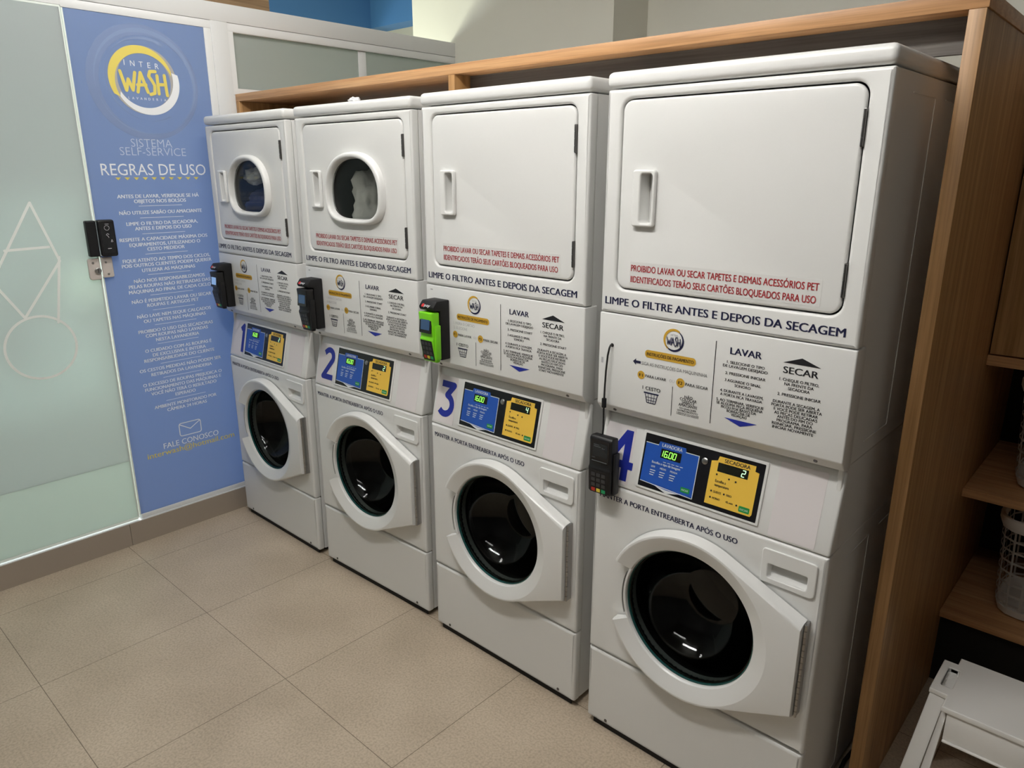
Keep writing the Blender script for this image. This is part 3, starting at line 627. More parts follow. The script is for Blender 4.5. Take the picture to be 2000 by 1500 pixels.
    # control panel, leaning back
    bm = bmesh.new(); add_extrude_x(bm, [(0.001, 0.8595), (0.047, 1.0635), (0.0600, 1.0635), (0.0600, 0.8595)], 0, W, 0.006, 3)
    cp = obj('control_panel', bm, M_white, t)
    q = CTRL
    s1 = plate('number_label', [rrect(0.012, 0.010, 0.112, 0.180, 0.003, 2)], 0, 0.0006, q, M_pink, cp)
    plate('blank_label', [rrect(0.530, 0.006, 0.645, 0.196, 0.004, 2)], 0, 0.0006, q, M_pink, cp)
    off = (0.030, 0.018, 0.0, 0.0)[i]
    st = {'1': [[(0.060, 0.138), (0.084, 0.158), (0.084, 0.030)]],
          '2': [[(0.036, 0.140)] + circ(0.066, 0.128, 0.028, 10, 130, -25) + [(0.036, 0.042), (0.102, 0.042)]],
          '3': [[(0.034, 0.150), (0.096, 0.150), (0.066, 0.112)] + circ(0.062, 0.077, 0.034, 10, 75, -140)],
          '4': []}[num]
    bm = bmesh.new()
    for p_ in st: add_ribbon(bm, [(a + off, b) for a, b in p_], 0.023, q, 0.001, ends=False)
    if num == '4':
        q1 = q @ Matrix.Translation((0, 0, 0.001))
        for p_ in ([(0.082, 0.020), (0.105, 0.020), (0.105, 0.168), (0.082, 0.168)], [(0.105, 0.056), (0.119, 0.056), (0.119, 0.078), (0.105, 0.078)], [(0.026, 0.056), (0.082, 0.056), (0.082, 0.078), (0.026, 0.078)], [(0.026, 0.078), (0.052, 0.078), (0.082, 0.126), (0.082, 0.168)]): add_poly(bm, p_, q1)
    flat('number', bm, M_blue, cp)
    dis = plate('control_display', [rrect(0.139, 0.018, 0.503, 0.184, 0.004, 3)], 0, 0.004, q, M_lid, t, 0.002, 2)
    qa = q @ Matrix.Translation((0, 0, 0.0042))
    def face(name, polys, m, dn=0.0):
        bm = bmesh.new()
        for p in polys: add_poly(bm, p, qa @ Matrix.Translation((0, 0, dn)))
        return flat(name, bm, m, dis)
    face('black_face', [rrect(0.147, 0.025, 0.496, 0.176, 0.002, 2)], M_glossblack)
    face('washer_face', [[(0.152, 0.042), (0.205, 0.036), (0.238, 0.030), (0.316, 0.036), (0.316, 0.152), (0.277, 0.152), (0.274, 0.162), (0.194, 0.162), (0.191, 0.152), (0.152, 0.152)]], M_dblue, 0.0003)
    face('outline', [[(0.152, 0.040), (0.316, 0.032), (0.316, 0.034), (0.152, 0.042)], [(0.276, 0.150), (0.316, 0.150), (0.316, 0.152), (0.276, 0.152)], [(0.315, 0.033), (0.317, 0.033), (0.317, 0.152), (0.315, 0.152)]], M_dwhite, 0.0006)
    face('outline', [[(0.152, 0.150), (0.192, 0.150), (0.192, 0.152), (0.152, 0.152)]], M_dwhite, 0.0006)
    face('maker_tab', [[(0.200, 0.0375), (0.238, 0.0335), (0.276, 0.0335), (0.238, 0.0245)]], M_dwhite, 0.0007)
    face('dryer_face', [[(0.352, 0.036), (0.479, 0.036), (0.483, 0.042), (0.483, 0.150), (0.472, 0.152), (0.472, 0.166), (0.372, 0.166), (0.369, 0.154), (0.352, 0.150)]], M_dyel, 0.0003)
    face('price_window', [rrect(0.202, 0.118, 0.265, 0.144, 0.001, 2)], M_ledwin, 0.0006)
    face('time_window', [rrect(0.372, 0.126, 0.456, 0.150, 0.001, 2)], M_ledwin, 0.0006)
    face('start_button', [rrect(0.279, 0.043, 0.306, 0.057, 0.002, 2)], M_dgreen, 0.0006)
    face('start_button', [rrect(0.447, 0.041, 0.476, 0.056, 0.002, 2)], M_dgreen, 0.0006)
    qd = qa @ Matrix.Translation((0, 0, 0.001))
    bm = bmesh.new()
    SEG = {'1': 'bc', '6': 'afgcde', '0': 'abcdef', '2': 'abged', '4': 'fgbc'}
    def digit(bm, c, u, v, w, h):
        s = 0.12 * h
        P = {'a': ((0, h), (w, h)), 'b': ((w, h), (w, h / 2)), 'c': ((w, h / 2), (w, 0)), 'd': ((0, 0), (w, 0)), 'e': ((0, 0), (0, h / 2)), 'f': ((0, h / 2), (0, h)), 'g': ((0, h / 2), (w, h / 2))}
        for k in SEG[c]: add_ribbon(bm, [(u + x + s * y / h * 1.2, v + y) for x, y in P[k]], 0.0022, qd)
    for c, u in (('1', 0.200), ('6', 0.2135), ('0', 0.2275), ('0', 0.2400)): digit(bm, c, u, 0.1225, 0.008, 0.0165)
    add_poly(bm, rrect(0.2235, 0.122, 0.2255, 0.1245, 0.0005, 1), qd)
    flat('price_digits', bm, M_led, dis)
    bm = bmesh.new(); digit(bm, PRICE2[i], 0.438, 0.130, 0.008, 0.0165); flat('time_digits', bm, M_ledw, dis)
    rows = [('LAVADORA', 0.203, 0.265, 0.1490, 0.0095), ('Escolha o tipo de lavagem', 0.180, 0.268, 0.098, 0.0065), ('LEVE', 0.180, 0.192, 0.086, 0.005), ('MÉDIO', 0.208, 0.227, 0.086, 0.005), ('PESADA', 0.240, 0.262, 0.086, 0.005)]
    for k, u in enumerate((0.178, 0.208, 0.240)):
        for j in range(3): rows.append(('-', u, u + 0.017 - 0.002 * j, 0.078 - 0.0065 * j, 0.0022))
    for k in range(5): rows.append(('-', 0.214 + 0.013 * k, 0.223 + 0.013 * k, 0.108, 0.0015))
    text('washer_lettering', rows, qd, M_dwhite, dis, 0.022)
    rows = [('SECADORA', 0.388, 0.458, 0.1535, 0.0095)]
    rows += [('Escolha a', 0.372, 0.402, 0.098, 0.007), ('temperatura', 0.372, 0.412, 0.087, 0.007), ('QUENTE', 0.372, 0.394, 0.069, 0.0055), ('FRIO', 0.409, 0.423, 0.069, 0.0055), ('MORNO', 0.372, 0.394, 0.052, 0.0055), ('45 min', 0.410, 0.430, 0.052, 0.0055)]
    text('dryer_lettering', rows, qd, M_black, dis, 0.024)
    face('indicator_dots', [circ(a, b, 0.0026, 10) for a, b in ((0.373, 0.118), (0.408, 0.114), (0.427, 0.112), (0.366, 0.072), (0.402, 0.072), (0.366, 0.055), (0.440, 0.054))], M_black, 0.0009)
    bm = bmesh.new(); add_lathe(bm, [(0, 0.0045), (0.009, 0.0045), (0.009, 0.006), (0.006, 0.008), (0, 0.008)], q @ Matrix.Translation((0.334, 0.143, 0)), 16); obj('key_lock', bm, M_steel, dis)
    text('button_lettering', [('INICIAR', 0.2825, 0.3025, 0.0475, 0.005)], qd, M_dwhite, dis, 0.006); text('button_lettering', [('INICIAR', 0.4505, 0.4725, 0.0455, 0.005)], qd, M_dwhite, dis, 0.006)
    # washer front, door, drawer
    tz = [(0.534, 0.768), (0.5385, 0.757), (0.644, 0.752), (0.648, 0.760), (0.643, 0.795), (0.540, 0.795)]
    wf = plate('washer_front', [rrect(0, 0.2915, W, 0.8570, 0.004), circ(DC[0], DC[1], 0.196, 72), rrect(0.545, 0.757, 0.640, 0.793, 0.004)], -0.036, 0.0, F, M_white, t, 0.009, 4)
    text('door_notice', [('MANTER A PORTA ENTREABERTA APÓS O USO', 0.022, 0.456, 0.8125, 0.0155)], F1, M_navy, wf, 0.028)
    dr = bmesh.new()
    dl = rrect(0.525, 0.742, 0.663, 0.834, (0.010, 0.010, 0.006, 0.012))
    lo = [(x, z - (0.010 * math.sin(PI * (x - 0.525) / 0.138) if z < 0.78 else 0)) for x, z in dl]
    lo = lo[:14] + [(0.555, 0.735), (0.594, 0.732), (0.633, 0.735)] + lo[21:] if False else lo
    hole = rrect(0.543, 0.756, 0.642, 0.794, (0.003, 0.003, 0.006, 0.006))
    add_plate(dr, [lo, hole], 0.0002, 0.006, F, 0.003)
    A = [dr.verts.new((x, -0.002, z)) for x, z in hole]; B = [dr.verts.new((0.592 + (x - 0.592) * 0.93, 0.006 + max(0, (z - 0.756)) * 0.62, 0.775 + (z - 0.775) * 0.93)) for x, z in hole]
    for k in range(len(hole)): dr.faces.new([A[k], A[(k + 1) % len(hole)], B[(k + 1) % len(hole)], B[k]])
    dr.faces.new(B); obj('detergent_drawer', dr, M_lid, t)
    bm = bmesh.new(); add_plate(bm, [rrect(0, 0.0245, W, 0.2890, 0.006)], -0.036, 0.0, F, 0.011, 4); kp = obj('kick_panel', bm, M_white, t)
    for u in (0.075, 0.615):
        bm = bmesh.new(); add_lathe(bm, [(0, 0), (0.005, 0), (0.005, 0.0015), (0, 0.003)], Matrix.Translation((u, -0.0002, 0.042)) @ FRONT, 10); obj('screw', bm, M_dsteel, kp)
    for u in (0.05, W - 0.05):
        for y in (0.07, 0.64):
            bm = bmesh.new(); add_lathe(bm, [(0, 0), (0.022, 0), (0.022, 0.010), (0.010, 0.012), (0.010, 0.024), (0, 0.024)], Matrix.Translation((u, y, 0)), 14); obj('foot', bm, M_blackm, t)
    bm = bmesh.new(); add_box(bm, 0.02, W - 0.02, 0.012, 0.016, 0.001, 0.0235); obj('toe_gap_shade', bm, M_blackm, t)  # black strip that puts the shade under the machine into colour
    wd_ = bmesh.new(); CF = Matrix.Translation((DC[0], 0, DC[1])) @ FRONT
    base, mid, top, inner = door_outline()
    V = lambda lp, n: [wd_.verts.new((x, -n, z)) for x, z in lp]
    rings = [V(base, 0.004), V(mid(0.15), 0.026), V(mid(0.45), 0.036), V(mid(0.8), 0.0405), V(top, 0.041)]
    for A_, B_ in zip(rings, rings[1:]):
        for k in range(len(A_) - 1): wd_.faces.new([A_[k], A_[k + 1], B_[k + 1], B_[k]])
    loop = rings[-1] + V(inner, 0.0408)
    es = [wd_.edges.new((loop[k], loop[(k + 1) % len(loop)])) if not wd_.edges.get((loop[k], loop[(k + 1) % len(loop)])) else wd_.edges.get((loop[k], loop[(k + 1) % len(loop)])) for k in range(len(loop))]
    bmesh.ops.triangle_fill(wd_, edges=es, use_beauty=True)
    for ta in (155, -157):       # cheeks of the notch
        c_, s_ = math.cos(math.radians(ta)), math.sin(math.radians(ta))
        pr = [(0.252, 0.004), (0.251, 0.026), (0.2485, 0.036), (0.2445, 0.041), (0.240, 0.0408), (0.232, 0.038), (0.200, 0.024), (0.1965, 0.019), (0.196, 0.004)]
        wd_.faces.new([wd_.verts.new((DC[0] + r * c_, -n, DC[1] + r * s_)) for r, n in pr])
    dO = obj('washer_door', wd_, M_lid, t, 30)
    bm = bmesh.new()
    add_lathe(bm, [(0.2402, 0.0408), (0.238, 0.0402), (0.232, 0.038), (0.200, 0.024), (0.1965, 0.019), (0.196, 0.004)], CF, 84, -157, 155)
    add_lathe(bm, [(0.196, 0.003), (0.2045, 0.003), (0.2045, 0.022), (0.203, 0.024), (0.198, 0.024), (0.196, 0.021)], CF, 16, 155.2, 202.8, True)
    obj('door_ring', bm, M_lid, dO, 30)
    bm = bmesh.new()      # latch plate in the notch
    add_lathe(bm, [(0.2065, 0.004), (0.2075, 0.004), (0.2075, 0.026), (0.2065, 0.026)], CF, 12, 160, 198, True)
    obj('latch_plate', bm, mat('latch_plate_grey', (0.42, 0.42, 0.41), 0.35), dO)
    bm = bmesh.new(); add_lathe(bm, [(0.1955, 0.013), (0.1955, 0.001), (0.1925, 0.001), (0.1925, 0.013)], CF, 120, 0, 360, True); obj('glass_rim', bm, M_tealrim, dO)
    bm = bmesh.new()
    dome = [(r, -(math.sqrt(0.197 ** 2 - r * r) - 0.052)) for r in [0.079 + (0.186 - 0.079) * k / 14 for k in range(15)]]
    dome2 = [(r * 1.022, n - 0.0045 * (0.5 + 0.5 * (0.19 - r) / 0.11)) for r, n in dome]
    add_lathe(bm, [(0, -0.1265), (0.070, -0.1265)] + dome + [(0.188, 0.006), (0.1915, 0.007), (0.1925, 0.004), (0.1925, -0.002)] + dome2[::-1] + [(0.072, -0.1315), (0, -0.1315)], CF, 120)
    bmesh.ops.remove_doubles(bm, verts=bm.verts, dist=1e-6); obj('glass_bowl', bm, M_bowl, dO, 50)
    bm = bmesh.new(); pz = 0.414
    for k in range(15): add_lathe(bm, [(0, 0.0004), (0.0042, 0.0004), (0.0042, 0.0168), (0, 0.0168)], Matrix.Translation((0.6590, -0.024, pz + k * 0.0178)), 10)
    add_box(bm, 0.6565, 0.6610, -0.024, -0.0002, 0.414, 0.680)
    obj('door_hinge', bm, M_steel, dO)
    bm = bmesh.new(); add_lathe(bm, [(0.1955, -0.004), (0.198, -0.050), (0.215, -0.075), (0.235, -0.082)], CF, 120); obj('door_gasket', bm, M_rubber, t)
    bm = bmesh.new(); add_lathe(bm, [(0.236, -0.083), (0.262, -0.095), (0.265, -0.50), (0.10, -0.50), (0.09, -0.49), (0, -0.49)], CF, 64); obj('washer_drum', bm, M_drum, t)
    return t
machines = [machine(i) for i in range(4)]

# laundry inside the two dryers with windows, paper on the lid of number 2
def inside(name, i, u, y, z, r, sc, seed, m, label, cat, sub=4):
    M = Matrix.Translation((POSE[i][0], POSE[i][1], 0)) @ Matrix.Rotation(POSE[i][2], 4, 'Z')
    bm = crumple(u, y, z, r, sc, seed, sub); bmesh.ops.transform(bm, matrix=M, verts=bm.verts)
    return tag(obj(name, bm, m, None, 180), label, cat)
inside('laundry', 1, 0.325, 0.105, 1.610, 0.092, (0.85, 0.75, 1.25), 3.1, M_cloth, 'pale grey cloth behind the round window of dryer 2', 'laundry')
inside('laundry', 0, 0.30, 0.125, 1.575, 0.105, (1.3, 0.75, 0.78), 8.4, M_clothb, 'dark navy laundry behind the window of dryer 1', 'laundry')
inside('laundry', 0, 0.285, 0.085, 1.716, 0.055, (1.3, 0.8, 0.62), 5.2, M_cloth, 'white fluffy laundry at the top of the window of dryer 1', 'laundry')
inside('crumpled_paper', 1, 0.322, 0.050, 1.984, 0.016, (1.7, 1.0, 0.62), 2.2, M_paper, 'small crumpled white paper on the lid of machine 2', 'paper', 3)

# ------------------------------------------------------------ card terminals
def pay_mark(M, parent):
    bm = bmesh.new(); add_poly(bm, circ(-0.016, 0, 0.0065, 18), M); flat('red_badge', bm, M_reddot, parent)
    bm = bmesh.new(); add_text(bm, 'pay', -0.008, 0.020, -0.004, 0.010, M @ Matrix.Translation((0, 0, 0.0004)), 0.0); flat('badge_lettering', bm, M_pwhite, parent)
def keypad(parent, M, w, h, lit=True, rows=4):
    for r in range(rows):
        for c in range(3):
            last = r == rows - 1
            mm = (M_keyr, M_keyy, M_keyg)[c] if last else M_keyk
            x = -w / 2 + w * (c + 0.5) / 3; y = h / 2 - h * (r + 0.5) / rows
            bm = bmesh.new(); add_plate(bm, [rrect(x - w * 0.13, y - h / rows * 0.33, x + w * 0.13, y + h / rows * 0.33, 0.0015, 2)], 0, 0.0015, M, 0.0006, 1)
            obj('key', bm, mm, parent)
def boxed_terminal(i, du, label, hlabel, body, bodyname, screen):
    M0 = Matrix.Translation((POSE[i][0], POSE[i][1], 0)) @ Matrix.Rotation(POSE[i][2], 4, 'Z')
    o = M0 @ Vector((0.077 + du, 0, 1.22))
    rz = POSE[i][2]
    h = thing('terminal_holder', hlabel, 'holder', o, rz, 'black card terminal holders')
    bm = bmesh.new()     # box with a hood at the top that carries the mark
    add_extrude_x(bm, [(-0.0008, 0.100), (-0.0008, -0.104), (-0.040, -0.104), (-0.042, 0.066), (-0.070, 0.069), (-0.074, 0.080), (-0.058, 0.100)], -0.037, 0.037, 0.004, 2)
    hb = obj('case', bm, M_blackm, h)
    bm = bmesh.new(); add_box(bm, -0.041, -0.0372, -0.060, -0.006, -0.100, 0.060, 0.001); obj('side_cheek', bm, M_blackp, h)
    pay_mark(Matrix.Translation((0.0, -0.0720, 0.080)) @ Matrix.Rotation(-0.66, 4, 'X') @ FRONT @ Matrix.Translation((0, 0.004, 0.0035)), hb)
    t = thing('card_terminal', label, 'card terminal', o, rz, 'card terminals in holders')
    bm = bmesh.new(); add_extrude_x(bm, [(-0.044, 0.063), (-0.044, -0.110), (-0.062, -0.110), (-0.078, -0.030), (-0.072, -0.022), (-0.080, 0.063)], -0.034, 0.034, 0.005, 3)
    bo = obj(bodyname, bm, body, t)
    # side card slot rail
    bm = bmesh.new(); add_box(bm, 0.0345, 0.042, -0.070, -0.046, -0.098, 0.020, 0.003, 2); obj('card_slot', bm, body, t)
    SM = Matrix.Translation((0, -0.0765, 0.024)) @ Matrix.Rotation(-0.093, 4, 'X') @ FRONT
    plate('screen_bezel', [rrect(-0.029, -0.031, 0.029, 0.034, 0.003, 3)], -0.001, 0.0022, SM, M_glossblack, t)
    bm = bmesh.new(); add_poly(bm, rrect(-0.022, -0.020, 0.022, 0.026, 0.001, 2), SM @ Matrix.Translation((0, 0, 0.0026))); flat('screen', bm, screen, t)
    KM = Matrix.Translation((0, -0.0705, -0.064)) @ Matrix.Rotation(0.197, 4, 'X') @ FRONT
    kp = plate('keypad', [rrect(-0.028, -0.040, 0.028, 0.032, 0.002, 2)], -0.002, 0.0018, KM, M_blackp, t)
    keypad(kp, KM @ Matrix.Translation((0, -0.004, 0.0018)), 0.050, 0.066)
    return t
boxed_terminal(0, 0.008, 'black card terminal with bright blue screen in holder on machine 1', 'black holder mounted at the left of machine 1 instructions', M_blackp, 'body', M_screenb)
boxed_terminal(1, 0.0, 'black card terminal with dim screen in holder on machine 2', 'black holder mounted at the left of machine 2 instructions', M_blackp, 'body', M_screen)
boxed_terminal(2, 0.002, 'lime green card terminal in black holder on machine 3', 'black holder behind the lime green terminal on machine 3', M_lime, 'body', M_screen)

# the terminal hanging on its cable before machine 4
M0 = Matrix.Translation((POSE[3][0], POSE[3][1], 0)) @ Matrix.Rotation(POSE[3][2], 4, 'Z')
t4 = thing('card_terminal', 'black card terminal hanging on a cable in front of machine 4', 'card terminal', M0 @ Vector((0.050, 0.0, 0.93)), POSE[3][2] + 0.02)
bm = bmesh.new(); add_extrude_x(bm, [(-0.012, 0.083), (-0.004, -0.086), (-0.026, -0.092), (-0.046, -0.085), (-0.050, -0.012), (-0.046, -0.004), (-0.046, 0.078), (-0.040, 0.085)], -0.040, 0.036, 0.004, 3)
obj('body', bm, M_blackp, t4)
bm = bmesh.new(); add_box(bm, 0.0365, 0.043, -0.038, -0.012, -0.085, 0.040, 0.003, 2); obj('card_slot', bm, M_blackp, t4)
SM = Matrix.Translation((-0.003, -0.0465, 0.040)) @ FRONT
plate('screen_bezel', [rrect(-0.030, -0.032, 0.032, 0.036, 0.003, 3)], -0.001, 0.0012, SM, M_glossblack, t4)
bm = bmesh.new(); add_poly(bm, rrect(-0.023, -0.014, 0.026, 0.026, 0.001, 2), SM @ Matrix.Translation((0, 0, 0.0016))); flat('screen', bm, mat('off_screen', (0.012, 0.016, 0.02), 0.2), t4)
text('screen_lettering', [('-', -0.020, -0.002, 0.021, 0.002), ('-', -0.020, 0.004, 0.016, 0.002), ('-', 0.008, 0.018, 0.013, 0.0015), ('-', -0.026, -0.014, -0.018, 0.0018), ('-', -0.026, 0.026, -0.028, 0.003)], SM @ Matrix.Translation((0, 0, 0.002)), mat('faint_print', (0.10, 0.11, 0.12), 0.4), t4)
KM = Matrix.Translation((-0.003, -0.0480, -0.050)) @ Matrix.Rotation(0.055, 4, 'X') @ FRONT
kp = plate('keypad', [rrect(-0.030, -0.036, 0.030, 0.034, 0.002, 2)], -0.002, 0.0008, KM, M_blackp, t4)
keypad(kp, KM @ Matrix.Translation((0, -0.003, 0.0010)), 0.052, 0.064)
bm = bmesh.new()
inv = (Matrix.Translation(t4.location) @ Matrix.Rotation(t4.rotation_euler.z, 4, 'Z')).inverted() @ M0
pts = [(0.044, 0.003, 1.273), (0.044, -0.008, 1.274), (0.0445, -0.014, 1.268), (0.041, -0.016, 1.245), (0.037, -0.016, 1.20), (0.035, -0.016, 1.15), (0.034, -0.016, 1.09), (0.036, -0.017, 1.03), (0.037, -0.022, 1.005), (0.0375, -0.027, 0.9895)]
add_tube(bm, [inv @ Vector(p) for p in pts], 0.0028, 8); obj('cable', bm, M_cable, t4)
bm = bmesh.new()
def bead(z0, z1, r, y): add_tube(bm, [inv @ Vector((0.0345, y, z)) for z in (z1, z1 - 0.002, (z0 + z1) / 2, z0 + 0.002, z0)], r, 12)
bead(1.094, 1.120, 0.0068, -0.016); obj('ferrite_bead', bm, M_blackm, t4)
bm = bmesh.new(); bead(0.996, 1.014, 0.0045, -0.024); obj('plug', bm, M_blackm, t4)

# ------------------------------------------------------------ shelf unit at the right, baskets, stool
sh = thing('shelf_unit', 'oak shelf unit with a closed door over two open shelves at right', 'shelf unit')
XR = 3.0275
box('shelf', XR, 3.98, 0.950, 1.55, 0.268, 0.292, M_woodh, sh, 0.001)
box('shelf', XR, 3.98, 0.950, 1.55, 0.718, 0.746, M_woodh, sh, 0.001)
box('shelf', XR, 3.98, 0.950, 1.55, 1.160, 1.192, M_woodh, sh, 0.001)
box('toe_shade_board', XR, 3.98, 0.985, 1.000, 0.0, 0.2675, mat('shade_dark_board', (0.012, 0.010, 0.008), 0.7, spec=0.2), sh)  # board added near black to stand in for shade under the shelf
box('side_panel', 3.98, 4.01, 0.950, 1.58, 0.0, 2.054, M_woodv, sh, 0.001)
box('back_panel', XR, 3.98, 1.55, 1.565, 0.0, 2.054, mat('shade_dark_board', (0.012, 0.010, 0.008), 0.7, spec=0.2), sh)  # near-black colour stands in for the unlit depth of the shelves
box('top_panel', XR, 4.01, 0.950, 1.565, 2.056, 2.088, M_woodh, sh, 0.001)
dd = box('cupboard_door', XR + 0.004, 3.50, 0.950, 0.972, 1.197, 2.050, M_woodv, sh, 0.001)
dd2 = box('cupboard_door', 3.504, 3.976, 0.950, 0.972, 1.197, 2.050, M_woodv, sh, 0.001)

def basket(z, x0, y0, label):
    w, d, h = 0.36, 0.34, 0.36
    t = thing('laundry_basket', label, 'basket', (x0 + w / 2, y0 + d / 2, z), 0, 'white laundry baskets on the shelves')
    def loop(f, zz, n=10):
        return [(x, y, zz) for x, y in rrect(-w / 2 * f, -d / 2 * f, w / 2 * f, d / 2 * f, 0.085 * f, 3)]
    prof = [(0.82, 0.030)] + [(0.84 + 0.10 * k / 7, 0.045 + (h - 0.085) * k / 7) for k in range(8)]
    bm = bmesh.new(); R = []
    dense = lambda lp: lp
    for f, zz in prof:
        base = loop(f, zz); pts = []
        for a, b in zip(base, base[1:] + base[:1]):
            L = math.dist(a, b); k = max(1, round(L / 0.042))
            for j in range(k): pts.append(tuple(a[m] + (b[m] - a[m]) * j / k for m in range(3)))
        if not R: N = len(pts)
        R.append(pts)
    N = min(len(r) for r in R)
    def resample(p, N):
        ls = [math.dist(a, b) for a, b in zip(p, p[1:] + p[:1])]; T = sum(ls); out = []; acc = 0; i = 0
        for k in range(N):
            tt = T * k / N
            while acc + ls[i] < tt - 1e-9: acc += ls[i]; i += 1
            f = (tt - acc) / ls[i]; a, b = p[i], p[(i + 1) % len(p)]
            out.append(tuple(a[m] + (b[m] - a[m]) * f for m in range(3)))
        return out
    R = [[bm.verts.new(q) for q in resample(r, N)] for r in R]
    for A, B in zip(R, R[1:]):
        for k in range(N): bm.faces.new([A[k], A[(k + 1) % N], B[(k + 1) % N], B[k]])
    bmesh.ops.wireframe(bm, faces=bm.faces, thickness=0.0075, use_replace=True, use_boundary=True, use_even_offset=True)
    obj('lattice', bm, M_basket, t)
    def solid(name, rings):
        bm = bmesh.new(); Q = []
        for f, zz in rings: Q.append([bm.verts.new(p) for p in loop(f, zz)])
        for A, B in zip(Q, Q[1:]):
            for k in range(len(A)): bm.faces.new([A[k], A[(k + 1) % len(A)], B[(k + 1) % len(A)], B[k]])
        if rings[0][0] == rings[-1][0] and rings[0][1] == rings[-1][1]: bmesh.ops.remove_doubles(bm, verts=bm.verts, dist=1e-6)
        else: bm.faces.new(Q[0]); bm.faces.new(Q[-1])
        return obj(name, bm, M_basket, t)
    solid('base', [(0.72, 0.0015), (0.79, 0.008), (0.832, 0.034), (0.810, 0.034), (0.70, 0.012)])
    solid('rim', [(0.93, h - 0.045), (0.955, h - 0.045), (1.0, h - 0.025), (1.0, h - 0.003), (0.98, h), (0.94, h - 0.004), (0.925, h - 0.03), (0.93, h - 0.045)])
    return t
basket(0.292, 3.125, 1.015, 'white lattice laundry basket on the lower shelf at right')
basket(0.746, 3.110, 1.015, 'white lattice laundry basket on the upper open shelf at right')

sx0, sx1, sy0, sy1, sz = 3.133, 3.533, 0.252, 0.505, 0.415
so = thing('plastic_stool', 'white plastic step stool on the floor before the wooden shelves', 'stool', ((sx0 + sx1) / 2, (sy0 + sy1) / 2, 0))
A = lambda x, y, z: (x - (sx0 + sx1) / 2, y - (sy0 + sy1) / 2, z)
TOPM = Matrix.Translation((-(sx0 + sx1) / 2, -(sy0 + sy1) / 2, 0))
outline = [(sx0 + 0.042, sy0), (sx1 - 0.042, sy0), (sx1 - 0.042, sy0 + 0.056), (sx1, sy0 + 0.060), (sx1, sy1 - 0.036), (sx1 - 0.034, sy1 - 0.036), (sx1 - 0.034, sy1), (sx0 + 0.034, sy1), (sx0 + 0.034, sy1 - 0.036), (sx0, sy1 - 0.036), (sx0, sy0 + 0.060), (sx0 + 0.042, sy0 + 0.056)]
slots = [rrect(sx0 + 0.018, sy0 + 0.092, sx0 + 0.046, sy0 + 0.188, 0.006, 3), rrect(sx1 - 0.046, sy0 + 0.092, sx1 - 0.018, sy0 + 0.188, 0.006, 3)]
bm = bmesh.new(); add_plate(bm, [outline] + slots, sz - 0.016, sz, TOPM, 0.003, 2)
for lp in slots:
    P = [bm.verts.new(A(x, y, sz - 0.004)) for x, y in lp]; Q = [bm.verts.new(A(x, y, sz - 0.028 + (0.010 if y > sy0 + 0.14 else 0))) for x, y in lp]
    for k in range(len(lp)): bm.faces.new([P[k], P[(k + 1) % len(lp)], Q[(k + 1) % len(lp)], Q[k]])
    bm.faces.new(Q)
obj('seat', bm, M_stool, so)
def slab(name, quads):
    """block between two 4-point loops"""
    bm = bmesh.new(); P = [bm.verts.new(A(*p)) for p in quads[0]]; Q = [bm.verts.new(A(*p)) for p in quads[1]]
    bm.faces.new(P); bm.faces.new(Q)
    for k in range(4): bm.faces.new([P[k], P[(k + 1) % 4], Q[(k + 1) % 4], Q[k]])
    bmesh.ops.recalc_face_normals(bm, faces=bm.faces)
    bmesh.ops.bevel(bm, geom=list(bm.edges), offset=0.003, segments=2, affect='EDGES', profile=0.5)
    return obj(name, bm, M_stool, so)
zt = sz - 0.0165
for sgn, xe in ((1, sx0), (-1, sx1)):
    def X(d): return xe + sgn * d
    for fy, ya, sp in ((-1, sy0 + 0.060, -1), (1, sy1 - 0.036, 1)):
        # splayed leg: outer upright and inner rib
        slab('leg', ([(X(0.002), ya, zt), (X(0.040), ya, zt), (X(0.040), ya - sp * 0.022, zt), (X(0.002), ya - sp * 0.022, zt)],
                     [(X(-0.045), ya + sp * 0.110, 0), (X(-0.002), ya + sp * 0.110, 0), (X(-0.002), ya + sp * 0.085, 0), (X(-0.045), ya + sp * 0.085, 0)]))
    slab('leg_rib', ([(X(0.041), sy0 + 0.045, zt), (X(0.054), sy0 + 0.010, zt - 0.02), (X(0.054), sy0 + 0.036, zt - 0.02), (X(0.050), sy0 + 0.060, zt)],
                     [(X(0.001), sy0 - 0.045, 0), (X(0.030), sy0 - 0.055, 0), (X(0.030), sy0 - 0.030, 0), (X(0.001), sy0 - 0.020, 0)]))
bm = bmesh.new(); add_box(bm, *[v - (sx0 + sx1) / 2 for v in (sx0 + 0.056, sx1 - 0.056)], *[v - (sy0 + sy1) / 2 for v in (sy0 + 0.006, sy0 + 0.016)], sz - 0.098, zt, 0.002); add_box(bm, *[v - (sx0 + sx1) / 2 for v in (sx0 + 0.056, sx1 - 0.056)], *[v - (sy0 + sy1) / 2 for v in (sy0 + 0.001, sy0 + 0.016)], sz - 0.104, sz - 0.0985, 0.002)
obj('front_apron', bm, M_stool, so)
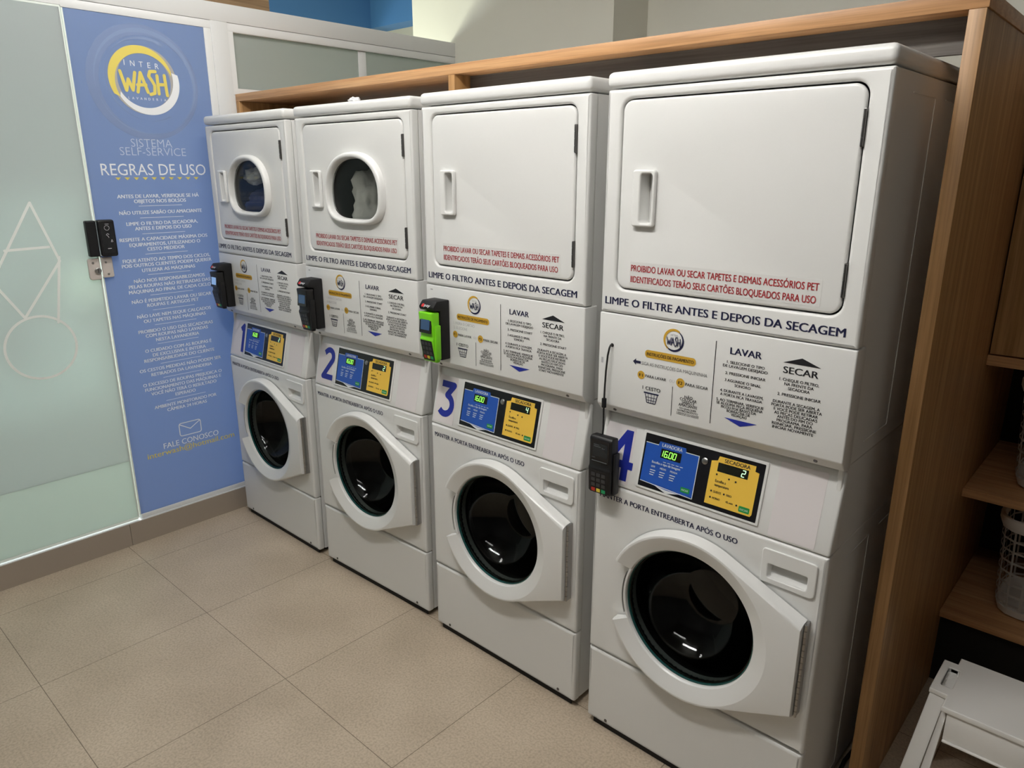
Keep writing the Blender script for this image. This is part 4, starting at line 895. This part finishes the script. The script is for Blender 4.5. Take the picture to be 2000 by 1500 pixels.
bm = bmesh.new(); add_box(bm, *[v - (sx0 + sx1) / 2 for v in (sx0 + 0.056, sx1 - 0.056)], *[v - (sy0 + sy1) / 2 for v in (sy1 - 0.016, sy1 - 0.006)], sz - 0.098, zt, 0.002); obj('back_apron', bm, M_stool, so)

pc = bmesh.new(); add_tube(pc, [(2.955, 0.60, 0.10), (2.952, 0.52, 0.03), (2.948, 0.44, 0.009), (2.942, 0.375, 0.0075), (2.945, 0.33, 0.0072), (2.958, 0.31, 0.0072), (2.966, 0.34, 0.0072), (2.966, 0.43, 0.0075), (2.968, 0.54, 0.03), (2.966, 0.62, 0.10)], 0.006, 8)
tag(obj('power_cable', pc, M_cable), 'black cable on the floor between machine 4 and the wooden panel', 'cable')

# ------------------------------------------------------------ ceiling lights (out of view, main lamp of the room and two added fills)
def ceiling_light(x, y, length, along, e, label):
    t = thing('ceiling_light', label, 'ceiling light', (x, y, 3.12), 0 if along == 'x' else PI / 2)
    L_ = length / 2
    box('batten', -L_ - 0.03, L_ + 0.03, -0.075, 0.075, -0.055, -0.001, M_alul, t, 0.006)
    for sy in (-0.045, 0.045):
        bm = bmesh.new(); add_tube(bm, [(-L_, sy, -0.085), (0, sy, -0.085), (L_, sy, -0.085)], 0.016, 12)
        obj('tube', bm, mat('light_tube_%g' % e, (0.8, 0.8, 0.8), 0.5, emit=(1.0, 0.975, 0.93), es=e), t)
    for sx in (-L_ - 0.012, L_ + 0.012): box('lamp_holder', sx - 0.012, sx + 0.012, -0.065, 0.065, -0.105, -0.056, M_alul, t, 0.003)
ceiling_light(2.20, -1.25, 1.2, 'x', TUBE_LIGHT, 'twin-tube ceiling light over the middle of the room')
ceiling_light(3.40, -1.80, 1.2, 'x', TUBE_LIGHT * 0.13, 'added twin-tube fill light over the right end of the room')  # added fill that lifts the shelves and the side of the last machine
ceiling_light(1.05, -0.42, 1.2, 'y', TUBE_LIGHT * 0.36, 'added twin-tube fill light near the glass door')  # added fill that brightens the left wall and poster
